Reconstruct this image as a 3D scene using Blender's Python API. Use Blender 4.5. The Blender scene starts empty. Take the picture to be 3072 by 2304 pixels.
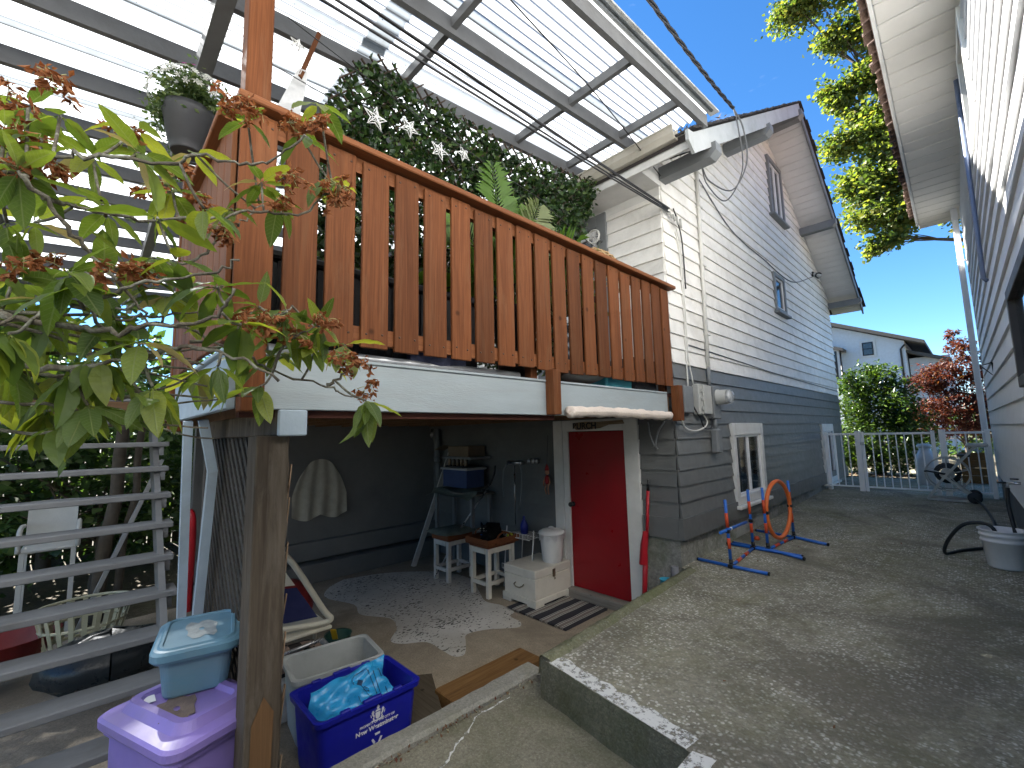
import bpy, bmesh, math, random
import numpy as np
from mathutils import Vector, Matrix, Euler
rnd = random.Random(7)
R = math.radians
scn = bpy.context.scene
COL = scn.collection

# ---------------------------------------------------------------- camera
cam = bpy.data.cameras.new('camera'); camo = bpy.data.objects.new('camera', cam); COL.objects.link(camo)
cam.sensor_width = 36.0; cam.lens = 36.0 * 1324.18 / 3072.0; cam.clip_start = .05; cam.clip_end = 900
_yaw, _pit, _rol = R(46.216), R(6.503), R(-1.288)
_f = Vector((-math.sin(_yaw)*math.cos(_pit), math.cos(_yaw)*math.cos(_pit), math.sin(_pit)))
_r = Vector((math.cos(_yaw), math.sin(_yaw), 0)); _u = _r.cross(_f)
_r2 = _r*math.cos(_rol)+_u*math.sin(_rol); _u2 = _u*math.cos(_rol)-_r*math.sin(_rol)
mw = Matrix(((_r2.x, _u2.x, -_f.x, 2.263), (_r2.y, _u2.y, -_f.y, -4.6), (_r2.z, _u2.z, -_f.z, 2.027), (0, 0, 0, 1)))
camo.matrix_world = mw
scn.camera = camo

# ---------------------------------------------------------------- world, sun, exposure
SUN_EL, SUN_AZ = 41.0, 265.0      # azimuth clockwise from +Y
wd = bpy.data.worlds.new('World'); scn.world = wd; wd.use_nodes = True
wn = wd.node_tree; wn.nodes.clear()
sky = wn.nodes.new('ShaderNodeTexSky'); sky.sky_type = 'NISHITA'; sky.sun_disc = False
sky.sun_elevation = R(SUN_EL); sky.sun_rotation = R(SUN_AZ); sky.air_density = .82; sky.dust_density = .0; sky.ozone_density = 3.0; sky.altitude = 300
hs = wn.nodes.new('ShaderNodeHueSaturation'); hs.inputs['Saturation'].default_value = 1.23
tc = wn.nodes.new('ShaderNodeTexCoord'); mp = wn.nodes.new('ShaderNodeMapping'); mp.inputs['Scale'].default_value = (1.6, 1.6, 7.0)
nz = wn.nodes.new('ShaderNodeTexNoise'); nz.inputs['Scale'].default_value = 1.7; nz.inputs['Detail'].default_value = 6; nz.inputs['Roughness'].default_value = .55
cr = wn.nodes.new('ShaderNodeValToRGB'); cr.color_ramp.elements[0].position = .66; cr.color_ramp.elements[0].color = (0, 0, 0, 1)
cr.color_ramp.elements[1].position = .92; cr.color_ramp.elements[1].color = (.55, .55, .55, 1)
mx = wn.nodes.new('ShaderNodeMix'); mx.data_type = 'RGBA'; mx.inputs['B'].default_value = (9.5, 10.0, 10.6, 1)
bg = wn.nodes.new('ShaderNodeBackground'); bg.inputs['Strength'].default_value = .05
wo = wn.nodes.new('ShaderNodeOutputWorld'); L = wn.links.new
L(sky.outputs[0], hs.inputs['Color']); L(tc.outputs['Generated'], mp.inputs['Vector']); L(mp.outputs[0], nz.inputs['Vector'])
L(nz.outputs['Fac'], cr.inputs['Fac']); L(cr.outputs[0], mx.inputs['Factor']); L(hs.outputs[0], mx.inputs['A']); L(mx.outputs['Result'], bg.inputs['Color']); L(bg.outputs[0], wo.inputs[0])
sl = bpy.data.lights.new('sun', 'SUN'); sl.energy = 5.0; sl.angle = R(.53); sl.color = (1, .95, .87)
so = bpy.data.objects.new('sun', sl); COL.objects.link(so)
sd = Vector((math.sin(R(SUN_AZ))*math.cos(R(SUN_EL)), math.cos(R(SUN_AZ))*math.cos(R(SUN_EL)), math.sin(R(SUN_EL))))
so.rotation_euler = sd.to_track_quat('Z', 'Y').to_euler(); so.location = (-20, 0, 30)
vs = scn.view_settings; vs.view_transform = 'Standard'; vs.look = 'None'; vs.gamma = 1.0; vs.use_curve_mapping = False; vs.exposure = 2.75
scn.cycles.max_bounces = 6; scn.cycles.transparent_max_bounces = 12; scn.cycles.diffuse_bounces = 4; scn.cycles.transmission_bounces = 4; scn.cycles.glossy_bounces = 2
scn.cycles.sample_clamp_indirect = 8

# ---------------------------------------------------------------- materials
MT = {}
def _nodes(name):
    m = bpy.data.materials.new(name); m.use_nodes = True; nt = m.node_tree; nt.nodes.clear()
    o = nt.nodes.new('ShaderNodeOutputMaterial'); b = nt.nodes.new('ShaderNodeBsdfPrincipled'); nt.links.new(b.outputs[0], o.inputs[0])
    return m, nt, b, o
def _coord(nt, stretch=(1, 1, 1), rand=True):
    tc = nt.nodes.new('ShaderNodeTexCoord'); mp = nt.nodes.new('ShaderNodeMapping'); mp.inputs['Scale'].default_value = stretch
    nt.links.new(tc.outputs['Object'], mp.inputs['Vector'])
    if rand:
        oi = nt.nodes.new('ShaderNodeObjectInfo'); mu = nt.nodes.new('ShaderNodeMath'); mu.operation = 'MULTIPLY'; mu.inputs[1].default_value = 37.0
        nt.links.new(oi.outputs['Random'], mu.inputs[0]); nt.links.new(mu.outputs[0], mp.inputs['Location'])
    return mp.outputs[0]
def _noise(nt, vec, scale, detail=5, rough=.6, dist=0):
    n = nt.nodes.new('ShaderNodeTexNoise'); n.inputs['Scale'].default_value = scale; n.inputs['Detail'].default_value = detail; n.inputs['Roughness'].default_value = rough; n.inputs['Distortion'].default_value = dist
    nt.links.new(vec, n.inputs['Vector']); return n.outputs['Fac']
def _ramp(nt, fac, stops):
    r = nt.nodes.new('ShaderNodeValToRGB'); e = r.color_ramp.elements
    while len(e) < len(stops): e.new(.5)
    for k, (p, c) in enumerate(stops):
        e[k].position = p; e[k].color = (c[0], c[1], c[2], 1) if hasattr(c, '__len__') else (c, c, c, 1)
    nt.links.new(fac, r.inputs['Fac']); return r.outputs[0]
def _mix(nt, fac, a, b, mode='MIX'):
    m = nt.nodes.new('ShaderNodeMix'); m.data_type = 'RGBA'; m.blend_type = mode
    for k, v in (('Factor', fac), ('A', a), ('B', b)):
        if hasattr(v, 'is_linked') or hasattr(v, 'links'): nt.links.new(v, m.inputs[k])
        elif k == 'Factor': m.inputs[k].default_value = v
        else: m.inputs[k].default_value = (v[0], v[1], v[2], 1)
    return m.outputs['Result']
def _bump(nt, b, h, strength, dist=.01):
    bp = nt.nodes.new('ShaderNodeBump'); bp.inputs['Strength'].default_value = strength; bp.inputs['Distance'].default_value = dist
    nt.links.new(h, bp.inputs['Height']); nt.links.new(bp.outputs[0], b.inputs['Normal'])
def sc(c, k): return (min(1, c[0]*k), min(1, c[1]*k), min(1, c[2]*k))

def plain(name, c, rough=.55, var=.18, scale=6, bump=.15, bscale=45, metal=0, spec=.4, dirt=None, dirtamt=.4, rv=.0, stretch=(1, 1, 1), chips=None):
    """painted / plastic / cloth surfaces: soft tone variation, dirt patches, fine relief"""
    if name in MT: return MT[name]
    m, nt, b, o = _nodes(name); v = _coord(nt, stretch)
    col = _ramp(nt, _noise(nt, v, scale, 6, .65), [(.25, sc(c, 1-var)), (.75, sc(c, 1+var))])
    if dirt:
        f = _ramp(nt, _noise(nt, v, scale*.45, 8, .7, .6), [(.48, 0.0), (.72, dirtamt)]); col = _mix(nt, f, col, dirt)
    if chips:
        f = _ramp(nt, _noise(nt, v, 14, 6, .75), [(.69, 0.0), (.71, 1.0)]); col = _mix(nt, f, col, chips)
    if rv:
        oi = nt.nodes.new('ShaderNodeObjectInfo'); rr = _ramp(nt, oi.outputs['Random'], [(0, (1-rv,)*3), (1, (1+rv*.6,)*3)]); col = _mix(nt, 1.0, col, rr, 'MULTIPLY')
    nt.links.new(col, b.inputs['Base Color']); b.inputs['Metallic'].default_value = metal
    b.inputs['Specular IOR Level'].default_value = spec
    rr = _ramp(nt, _noise(nt, v, scale*2.3, 4), [(.2, max(.02, rough-.1)), (.8, min(1, rough+.12))]); nt.links.new(rr, b.inputs['Roughness'])
    if bump: _bump(nt, b, _noise(nt, v, bscale, 5, .6), bump, .006)
    MT[name] = m; return m
def wood(name, c1, c2, axis='Z', grain=1.0, rough=.7, rv=.18, knots=True, worn=None, wornamt=.5):
    if name in MT: return MT[name]
    m, nt, b, o = _nodes(name); k = 34*grain
    st = {'X': (1.1, k, k), 'Y': (k, 1.1, k), 'Z': (k, k, 1.1)}[axis]; st2 = {'X': (.7, 5, 5), 'Y': (5, .7, 5), 'Z': (5, 5, .7)}[axis]
    v = _coord(nt, st); v2 = _coord(nt, st2)
    g = _noise(nt, v, 1.6, 8, .62, 1.2); big = _noise(nt, v2, 1.0, 5, .6, .4)
    col = _ramp(nt, g, [(.28, c1), (.72, c2)])
    col = _mix(nt, _ramp(nt, big, [(.35, 0.0), (.75, .55)]), col, sc(c1, .62))
    if knots:
        vv = _coord(nt, (1, 1, 1)); vo = nt.nodes.new('ShaderNodeTexVoronoi'); vo.inputs['Scale'].default_value = 4.2; nt.links.new(vv, vo.inputs['Vector'])
        col = _mix(nt, _ramp(nt, vo.outputs['Distance'], [(.05, .75), (.10, 0.0)]), col, sc(c1, .35))
    if worn:
        f = _ramp(nt, _noise(nt, v2, 2.6, 8, .7, .5), [(.50, 0.0), (.66, wornamt)]); col = _mix(nt, f, col, worn)
    oi = nt.nodes.new('ShaderNodeObjectInfo'); rr = _ramp(nt, oi.outputs['Random'], [(0, (1-rv,)*3), (1, (1+rv*.5,)*3)]); col = _mix(nt, 1.0, col, rr, 'MULTIPLY')
    nt.links.new(col, b.inputs['Base Color']); b.inputs['Roughness'].default_value = rough; b.inputs['Specular IOR Level'].default_value = .12
    _bump(nt, b, g, .35, .004); MT[name] = m; return m
def concrete(name, c, speck, scale=70, speckamt=.5, moss=None, mossamt=.5, patch=.25, bump=.5, stretch=(1, 1, 1), stain=None, grain=.8):
    if name in MT: return MT[name]
    m, nt, b, o = _nodes(name); v = _coord(nt, stretch, False)
    big = _noise(nt, v, 1.1, 7, .6, .3); col = _ramp(nt, big, [(.3, sc(c, 1-patch)), (.7, sc(c, 1+patch))])
    mid = _noise(nt, v, 9, 5, .6); col = _mix(nt, _ramp(nt, mid, [(.35, 0.0), (.8, .35)]), col, sc(c, .55))
    vo = nt.nodes.new('ShaderNodeTexVoronoi'); vo.inputs['Scale'].default_value = scale; vo.inputs['Randomness'].default_value = 1
    nd = nt.nodes.new('ShaderNodeTexNoise'); nd.inputs['Scale'].default_value = scale*.8; nd.inputs['Detail'].default_value = 3; nt.links.new(v, nd.inputs['Vector']); vm = nt.nodes.new('ShaderNodeVectorMath'); vm.operation = 'MULTIPLY_ADD'; vm.inputs[1].default_value = (1.1/scale,)*3; nt.links.new(nd.outputs['Color'], vm.inputs[0]); nt.links.new(v, vm.inputs[2]); nt.links.new(vm.outputs[0], vo.inputs['Vector'])
    sp = nt.nodes.new('ShaderNodeSeparateColor'); nt.links.new(vo.outputs['Color'], sp.inputs[0])
    sel = _ramp(nt, sp.outputs[0], [(.45, 0.0), (.75, speckamt)]); rim = _ramp(nt, vo.outputs['Distance'], [(.25, 1.0), (.6, .0)])
    where = _ramp(nt, _noise(nt, v, 1.6, 4, .6), [(.35, .25), (.62, 1.0)])
    f = _mix(nt, 1.0, _mix(nt, 1.0, sel, rim, 'MULTIPLY'), where, 'MULTIPLY'); col = _mix(nt, f, col, speck)
    gr = _ramp(nt, _noise(nt, v, scale*.55, 7, .85, .5), [(.32, .45), (.50, 1.0), (.68, 1.55)]); col = _mix(nt, grain, col, gr, 'MULTIPLY')
    if moss:
        f2 = _ramp(nt, _noise(nt, v, 2.2, 8, .72, .5), [(.46, 0.0), (.70, mossamt)]); col = _mix(nt, f2, col, moss)
    if stain:
        f3 = _ramp(nt, _noise(nt, v, .8, 9, .65, 1.2), [(.52, 0.0), (.62, .6)]); col = _mix(nt, f3, col, stain)
    nt.links.new(col, b.inputs['Base Color']); b.inputs['Roughness'].default_value = .88; b.inputs['Specular IOR Level'].default_value = .25
    h = _mix(nt, .5, rim, mid); _bump(nt, b, h, bump, .008); MT[name] = m; return m
def leafmat(name, stops, trans=.45, rough=.42, island=True, spec=.4, tint=(1.25, 1.3, .55)):
    if name in MT: return MT[name]
    m, nt, b, o = _nodes(name)
    if island: g = nt.nodes.new('ShaderNodeNewGeometry'); fac = g.outputs['Random Per Island']
    else: g = nt.nodes.new('ShaderNodeObjectInfo'); fac = g.outputs['Random']
    v = _coord(nt, (1, 1, 1)); col = _ramp(nt, fac, stops)
    col = _mix(nt, _ramp(nt, _noise(nt, v, 22, 4), [(.4, 0.0), (.75, .28)]), col, sc(stops[0][1], .55))
    nt.links.new(col, b.inputs['Base Color']); b.inputs['Roughness'].default_value = rough; b.inputs['Specular IOR Level'].default_value = spec
    t = nt.nodes.new('ShaderNodeBsdfTranslucent'); nt.links.new(_mix(nt, 1.0, col, tint, 'MULTIPLY'), t.inputs['Color'])
    ms = nt.nodes.new('ShaderNodeMixShader'); ms.inputs[0].default_value = trans
    nt.links.new(b.outputs[0], ms.inputs[1]); nt.links.new(t.outputs[0], ms.inputs[2]); nt.links.new(ms.outputs[0], o.inputs[0])
    MT[name] = m; return m
def glass(name, c=(.03, .035, .04), alpha=.5, rough=.04):
    if name in MT: return MT[name]
    m, nt, b, o = _nodes(name); b.inputs['Base Color'].default_value = (*c, 1); b.inputs['Roughness'].default_value = rough; b.inputs['Specular IOR Level'].default_value = .8
    t = nt.nodes.new('ShaderNodeBsdfTransparent'); ms = nt.nodes.new('ShaderNodeMixShader'); ms.inputs[0].default_value = alpha
    nt.links.new(t.outputs[0], ms.inputs[1]); nt.links.new(b.outputs[0], ms.inputs[2]); nt.links.new(ms.outputs[0], o.inputs[0]); MT[name] = m; return m

# ---------------------------------------------------------------- mesh helpers
class MB:
    def __init__(s): s.v = []; s.f = []; s.sm = set()
    def add(s, vs, fs, smooth=False):
        n = len(s.v); s.v += [tuple(p) for p in vs]
        for q in fs:
            if smooth: s.sm.add(len(s.f))
            s.f.append(tuple(i+n for i in q))
        return s
    def box(s, x0, x1, y0, y1, z0, z1):
        return s.add([(x0,y0,z0),(x1,y0,z0),(x1,y1,z0),(x0,y1,z0),(x0,y0,z1),(x1,y0,z1),(x1,y1,z1),(x0,y1,z1)],
                     [(0,3,2,1),(4,5,6,7),(0,1,5,4),(1,2,6,5),(2,3,7,6),(3,0,4,7)])
    def bbox(s, x0, x1, y0, y1, z0, z1, b=.006):
        """box with chamfered edges"""
        def ring(x0,x1,y0,y1,z,c): return [(x0+c,y0,z),(x1-c,y0,z),(x1,y0+c,z),(x1,y1-c,z),(x1-c,y1,z),(x0+c,y1,z),(x0,y1-c,z),(x0,y0+c,z)]
        vs = ring(x0+b,x1-b,y0+b,y1-b,z0,b)+ring(x0,x1,y0,y1,z0+b,b)+ring(x0,x1,y0,y1,z1-b,b)+ring(x0+b,x1-b,y0+b,y1-b,z1,b)
        fs = [tuple(range(7,-1,-1)), tuple(range(24,32))]
        for k in range(3):
            for i in range(8): j=(i+1)%8; fs.append((k*8+i,k*8+j,k*8+8+j,k*8+8+i))
        return s.add(vs, fs)
    def beam(s, p, q, w, h, up=(0,0,1), off=(0,0)):
        """bar from p to q: w across, h along up"""
        p, q = Vector(p), Vector(q); d = (q-p).normalized(); u = Vector(up); a = d.cross(u)
        if a.length < 1e-4: a = d.cross(Vector((1,0,0)))
        a.normalize(); u = a.cross(d).normalized(); vs = []
        for c in (p, q):
            for i, j in ((-1,-1),(1,-1),(1,1),(-1,1)): vs.append(c+a*(i*w/2+off[0])+u*(j*h/2+off[1]))
        return s.add(vs, [(3,2,1,0),(4,5,6,7),(0,1,5,4),(1,2,6,5),(2,3,7,6),(3,0,4,7)])
    def tube(s, pts, r, n=8, cap=True, closed=False):
        pts = [Vector(p) for p in pts]; m = len(pts); rs = r if hasattr(r, '__len__') else [r]*m
        ref = None; vs = []
        for i, p in enumerate(pts):
            if closed: d = pts[(i+1)%m]-pts[i-1]
            else: d = pts[min(i+1, m-1)]-pts[max(i-1, 0)]
            if d.length < 1e-9: d = Vector((0,0,1))
            d.normalize()
            if ref is None:
                ref = d.cross(Vector((0,0,1)));
                if ref.length < .05: ref = d.cross(Vector((1,0,0)))
            a = ref-d*ref.dot(d)
            if a.length < 1e-6: a = d.orthogonal()
            a.normalize(); ref = a; bq = d.cross(a)
            for k in range(n): t = 2*math.pi*k/n; vs.append(p+(a*math.cos(t)+bq*math.sin(t))*rs[i])
        fs = []
        for i in range(m if closed else m-1):
            j = (i+1) % m
            for k in range(n): l=(k+1)%n; fs.append((i*n+k,i*n+l,j*n+l,j*n+k))
        s.add(vs, fs, True)
        if cap and not closed:
            b0 = len(s.v)-m*n; s.f.append(tuple(b0+k for k in range(n-1,-1,-1))); s.f.append(tuple(b0+(m-1)*n+k for k in range(n)))
        return s
    def lathe(s, prof, c=(0,0,0), n=24, sx=1, sy=1, cap=True):
        vs = []; m = len(prof)
        for r, z in prof:
            for k in range(n): t=2*math.pi*k/n; vs.append((c[0]+r*math.cos(t)*sx, c[1]+r*math.sin(t)*sy, c[2]+z))
        fs = []
        for i in range(m-1):
            for k in range(n): l=(k+1)%n; fs.append((i*n+k,i*n+l,(i+1)*n+l,(i+1)*n+k))
        s.add(vs, fs, True)
        if cap:
            b0 = len(s.v)-m*n
            if prof[0][0] > 1e-5: s.f.append(tuple(b0+k for k in range(n-1,-1,-1)))
            if prof[-1][0] > 1e-5: s.f.append(tuple(b0+(m-1)*n+k for k in range(n)))
        return s
    def prism(s, poly, d, o=(0,0,0)):
        """polygon (list of 3D points) extruded by vector d"""
        n = len(poly); d = Vector(d); vs = [Vector(p) for p in poly]; vs += [p+d for p in vs]
        fs = [tuple(range(n-1,-1,-1)), tuple(range(n,2*n))]+[(i,(i+1)%n,n+(i+1)%n,n+i) for i in range(n)]
        return s.add(vs, fs)
    def grid(s, P, smooth=True, thick=0):
        """P[i][j] points -> surface"""
        r, c = len(P), len(P[0]); vs = [p for row in P for p in row]
        return s.add(vs, [(i*c+j,i*c+j+1,(i+1)*c+j+1,(i+1)*c+j) for i in range(r-1) for j in range(c-1)], smooth)
    def xf(s, M):
        s.v = [tuple(M @ Vector(p)) for p in s.v]; return s
    def mesh(s, name, off=(0,0,0)):
        me = bpy.data.meshes.new(name); me.from_pydata([(p[0]-off[0],p[1]-off[1],p[2]-off[2]) for p in s.v], [], s.f)
        if s.sm:
            fl = [i in s.sm for i in range(len(s.f))]; me.polygons.foreach_set('use_smooth', fl)
        me.update(); return me
BASE = {}
def thing(name, label, cat, loc=(0,0,0), rz=0, group=None, kind=None):
    o = bpy.data.objects.new(name, None); COL.objects.link(o); o.location = loc; o.rotation_euler = (0,0,rz); o.empty_display_size = .1
    BASE[o] = Vector(loc)
    if label: o['label'] = label
    if cat: o['category'] = cat
    if group: o['group'] = group
    if kind: o['kind'] = kind
    return o
def obj(name, mb, mat, parent=None, label=None, cat=None, group=None, kind=None, local=False, loc=None):
    """one mesh object; coordinates are world ones unless local"""
    off = Vector((0,0,0))
    if parent is not None and not local: off = BASE.get(parent, Vector((0,0,0)))
    if parent is None and loc is not None and not local: off = Vector(loc)
    me = mb if isinstance(mb, bpy.types.Mesh) else mb.mesh(name, off)
    o = bpy.data.objects.new(name, me); COL.objects.link(o)
    if mat is not None and not me.materials: me.materials.append(mat)
    if parent is not None: o.parent = parent; BASE[o] = BASE.get(parent, Vector((0,0,0)))
    else:
        if loc is not None: o.location = loc
        BASE[o] = Vector(loc) if loc is not None else Vector((0,0,0))
    if label: o['label'] = label
    if cat: o['category'] = cat
    if group: o['group'] = group
    if kind: o['kind'] = kind
    return o
def inst(name, me, parent, loc, rot=None, scale=None, M=None):
    o = bpy.data.objects.new(name, me); COL.objects.link(o); o.parent = parent
    b = BASE.get(parent, Vector((0,0,0)))
    if M is not None:
        M = M.copy(); M.translation = M.translation-b; o.matrix_local = M
    else:
        o.location = Vector(loc)-b
        if rot is not None: o.rotation_euler = rot
        if scale is not None: o.scale = scale
    BASE[o] = Vector(loc) if loc is not None else b
    return o
def catenary(p, q, sag, n=14):
    p, q = Vector(p), Vector(q); return [p.lerp(q, i/n)-Vector((0,0,sag*4*(i/n)*(1-i/n))) for i in range(n+1)]
def spline(pts, n=6):
    P = [Vector(p) for p in pts]; P = [P[0]*2-P[1]]+P+[P[-1]*2-P[-2]]; out = []
    for i in range(1, len(P)-2):
        a, b, c, d = P[i-1:i+3]
        for k in range(n):
            t = k/n; out.append(.5*((2*b)+(c-a)*t+(2*a-5*b+4*c-d)*t*t+(3*b-a-3*c+d)*t*t*t))
    out.append(P[-2]); return out
def leaves_mesh(name, pts, size, aspect=.55, seed=1, up=.35, fold=.25, droop=None, six=False):
    """many small folded leaves as one mesh; pts: (n,3)"""
    g = np.random.default_rng(seed); P = np.asarray(pts, float); n = len(P)
    d = g.normal(size=(n,3)); d[:,2] = d[:,2]*.6-(.25 if droop is None else droop); d /= np.linalg.norm(d, axis=1)[:,None]
    u = g.normal(size=(n,3))*.7; u[:,2] += up*2.2; a = np.cross(d,u); a /= np.linalg.norm(a, axis=1)[:,None]+1e-9; nn = np.cross(a,d)
    Ls = size*g.uniform(.65,1.3,n)[:,None]; Ws = Ls*aspect*.5
    f = Ws*fold
    v0 = P; v1 = P+d*Ls*.45+a*Ws+nn*f; v2 = P+d*Ls-nn*f*.6; v3 = P+d*Ls*.45-a*Ws+nn*f
    V = np.stack([v0,v1,v2,v3],1).reshape(-1,3); idx = np.arange(n)*4
    F = np.stack([idx,idx+1,idx+2, idx,idx+2,idx+3],1).reshape(-1,3)
    me = bpy.data.meshes.new(name); me.vertices.add(len(V)); me.vertices.foreach_set('co', V.ravel())
    me.loops.add(F.size); me.loops.foreach_set('vertex_index', F.ravel().astype(np.int32))
    me.polygons.add(len(F)); me.polygons.foreach_set('loop_start', np.arange(0,F.size,3,dtype=np.int32)); me.polygons.foreach_set('loop_total', np.full(len(F),3,dtype=np.int32))
    me.update(); me.validate(); return me
def cloud(clusters, n, seed=1, shell=.55, per=14, sig=.11):
    """n points spread through ellipsoids (cx,cy,cz,rx,ry,rz), thicker near the surface, in twig clumps"""
    g = np.random.default_rng(seed); w = np.array([c[3]*c[4]+c[4]*c[5]+c[3]*c[5] for c in clusters]); w = w/w.sum(); out = []
    for c, k in zip(clusters, (w*n).astype(int)):
        m = max(3, int(k//per)); d = g.normal(size=(m,3)); d /= np.linalg.norm(d,axis=1)[:,None]; r = (shell+(1-shell)*g.random((m,1)))*g.uniform(.82,1.12,(m,1))
        cen = d*r; pick = g.integers(0,m,k); p = cen[pick]+g.normal(size=(k,3))*sig
        out.append(p*np.array(c[3:6])+np.array(c[:3]))
    return np.concatenate(out)
def text_mesh(txt, size, M, depth=.001, bold=0):
    cu = bpy.data.curves.new('t', 'FONT'); cu.body = txt; cu.size = size; cu.extrude = depth; cu.align_x = 'CENTER'; cu.offset = bold
    o = bpy.data.objects.new('t', cu); COL.objects.link(o); dg = bpy.context.evaluated_depsgraph_get(); dg.update()
    me = bpy.data.meshes.new_from_object(o.evaluated_get(dg)); bpy.data.objects.remove(o); bpy.data.curves.remove(cu); me.materials.clear(); me.transform(M); me.name = 'lettering'; return me
# ================================================================ SETTING: ground, slab, floors
m_slab = concrete('exposed_aggregate', (.270,.250,.190), (.78,.75,.66), 50, .95, (.17,.165,.085), .75, .42, .8, stain=(.14,.125,.095))
m_riser = concrete('mossy_shaded_riser', (.15,.138,.095), (.24,.225,.17), 70, .7, (.075,.08,.035), .8, .3, .8)  # step face's shade painted in by a darker base, under the moss
m_land = concrete('landing_concrete', (.23,.21,.155), (.42,.39,.30), 95, .55, (.12,.125,.06), .55, .25, .45)
m_floor = concrete('carport_concrete', (.34,.285,.215), (.44,.39,.31), 120, .25, (.20,.165,.12), .5, .25, .2, stain=(.21,.175,.13))
m_curb = concrete('curb_concrete', (.29,.275,.235), (.42,.40,.36), 110, .4, (.20,.20,.12), .45, .2, .35)
m_moss = concrete('mossy_lip', (.20,.195,.125), (.32,.31,.24), 60, .6, (.115,.135,.040), .75, .3, .9)
m_found = concrete('foundation_concrete', (.27,.265,.235), (.42,.41,.38), 26, .55, (.11,.125,.070), .75, .35, .7, stain=(.44,.44,.42))
m_earth = concrete('garden_earth', (.075,.062,.042), (.14,.12,.09), 30, .4, (.05,.065,.02), .6, .4, .8)
def slabz(y): 
    xs = [-20,0,1,2.7,6.5,9.5]; zs = [.60,.60,.612,.655,.765,.79]; return float(np.interp(y, xs, zs))
g = MB().box(-300,300,-300,300,-.6,-.05); obj('ground', g, m_earth, None, kind='structure')
t = MB().box(2.70,120,-40,9.4,-.6,.50).box(-120,120,9.4,260,-.6,.70); obj('terrace_ground', t, m_earth, None, kind='structure')
f = MB().box(-4.75,.3,-3.95,.06,-.3,0).box(-4.75,.0,-9,-3.95,-.3,-.004); obj('carport_floor', f, m_floor, None, kind='structure')
# slab with a jittered left edge, step and notch
def xl(y): return float(np.interp(y, [-2.41,-1.98,-1.19,-.5,-.05,0], [.18,.16,.11,.07,.045,.03]))
rows = [9.4,6.5,4.6,2.7,1.9,1,0.5,.02]+[-.05-.12*i for i in range(20)]+[-2.41]
left = [((-.05 if y > .01 else xl(y)+rnd.uniform(-.006,.006)), y) for y in rows]
s = MB(); top = []; n = len(rows)
for k, (x, y) in enumerate(left): s.v += [(x,y,slabz(y)),(2.75,y,slabz(y)),(x,y,-.2)]
for k in range(n-1): s.f += [(3*k,3*k+3,3*k+4,3*k+1),(3*k,3*k+2,3*k+5,3*k+3)]
edge = [(.18,-2.41)]+[(.18+1.06*i/9, -2.41-.16*i/9+rnd.uniform(-.005,.005)) for i in range(1,9)]+[(1.24,-2.57)]+[(1.24+rnd.uniform(-.006,.006),-2.57-.16*i) for i in range(1,14)]+[(1.24,-9)]
b0 = len(s.v); s.v += [(x,y,.60) for x,y in edge]+[(2.75,-9,.60),(2.75,-2.41,.60)]; m = len(edge); s.f.append(tuple(range(b0, b0+m+2)))
slab_o = obj('driveway_slab', s, m_slab, None, kind='structure')
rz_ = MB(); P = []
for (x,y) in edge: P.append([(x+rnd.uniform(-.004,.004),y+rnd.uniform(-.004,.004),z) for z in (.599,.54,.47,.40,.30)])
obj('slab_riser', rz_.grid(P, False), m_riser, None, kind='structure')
P = []
for i in range(61):
    y = -.02-2.40*i/60; r = []
    for j in range(9):
        u = j/8; h = math.sin(math.pi*min(1,u*1.02))*.030*(.5+.5*rnd.random())+.003
        r.append((xl(y)-.012+u*.125+rnd.uniform(-.005,.005), y, (slabz(y)-.10 if j == 0 else slabz(y)+h*(1 if j < 8 else 0)-(.012 if j == 8 else 0))))
    P.append(r)
obj('mossy_kerb', MB().grid(P), m_moss, None, kind='structure')
obj('lower_landing', MB().box(-.002,1.3,-9,-2.30,-.3,.36), m_land, None, kind='structure')
P = []
cb = MB()
for (y0,y1) in ((-5.6,-2.2),):
    ys = [y0+(y1-y0)*i/40 for i in range(41)]; prof = [(-.152,0),(-.154,.375),(-.135,.392),(-.03,.394),(-.012,.378),(-.010,.30)]
    P = [[(px+rnd.uniform(-.003,.003), y, pz+(rnd.uniform(-.004,.004) if pz > .1 else 0)) for px,pz in prof] for y in ys]; cb.grid(P, False)
    cb.f.append(tuple(range(len(cb.v)-6, len(cb.v))))
obj('landing_curb', cb, m_curb, None, kind='structure')
# worn white edge paint
def paintmat():
    m, nt, b, o = _nodes('worn_edge_paint'); v = _coord(nt, (1,1,1), False)
    b.inputs['Base Color'].default_value = (.74,.73,.69,1); b.inputs['Roughness'].default_value = .8
    f = _ramp(nt, _noise(nt, v, 26, 7, .7), [(.40, 0.0), (.50, 1.0)]); tr = nt.nodes.new('ShaderNodeBsdfTransparent'); ms = nt.nodes.new('ShaderNodeMixShader')
    nt.links.new(f, ms.inputs[0]); nt.links.new(tr.outputs[0], ms.inputs[1]); nt.links.new(b.outputs[0], ms.inputs[2]); nt.links.new(ms.outputs[0], o.inputs[0]); return m
m_edge = paintmat()
ep = MB(); a = [(.27+.95*i/14, -2.428-.143*i/14) for i in range(15)]
P = [[(x,y+.004,.604),(x+.012,y+.115+rnd.uniform(-.018,.018),.604)] for x,y in a]; ep.grid(P, False)
P = [[(1.246,-2.56-.05*i,.605),(1.355+rnd.uniform(-.02,.02),-2.54-.05*i,.605)] for i in range(40)]; ep.grid(P, False)
lp = [tuple(p)[:2] for p in spline([(x,y,0) for x,y in ((.036,-2.55),(.042,-2.714),(.034,-2.816),(.109,-2.944),(.147,-3.053),(.216,-3.163),(.227,-3.213),(.26,-3.40))], 6)]
ep.grid([[(x-rnd.uniform(.002,.008)+rnd.gauss(0,.004),y,.364),(x+rnd.uniform(.002,.010)+rnd.gauss(0,.003),y,.364)] for x,y in lp], False)
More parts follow.
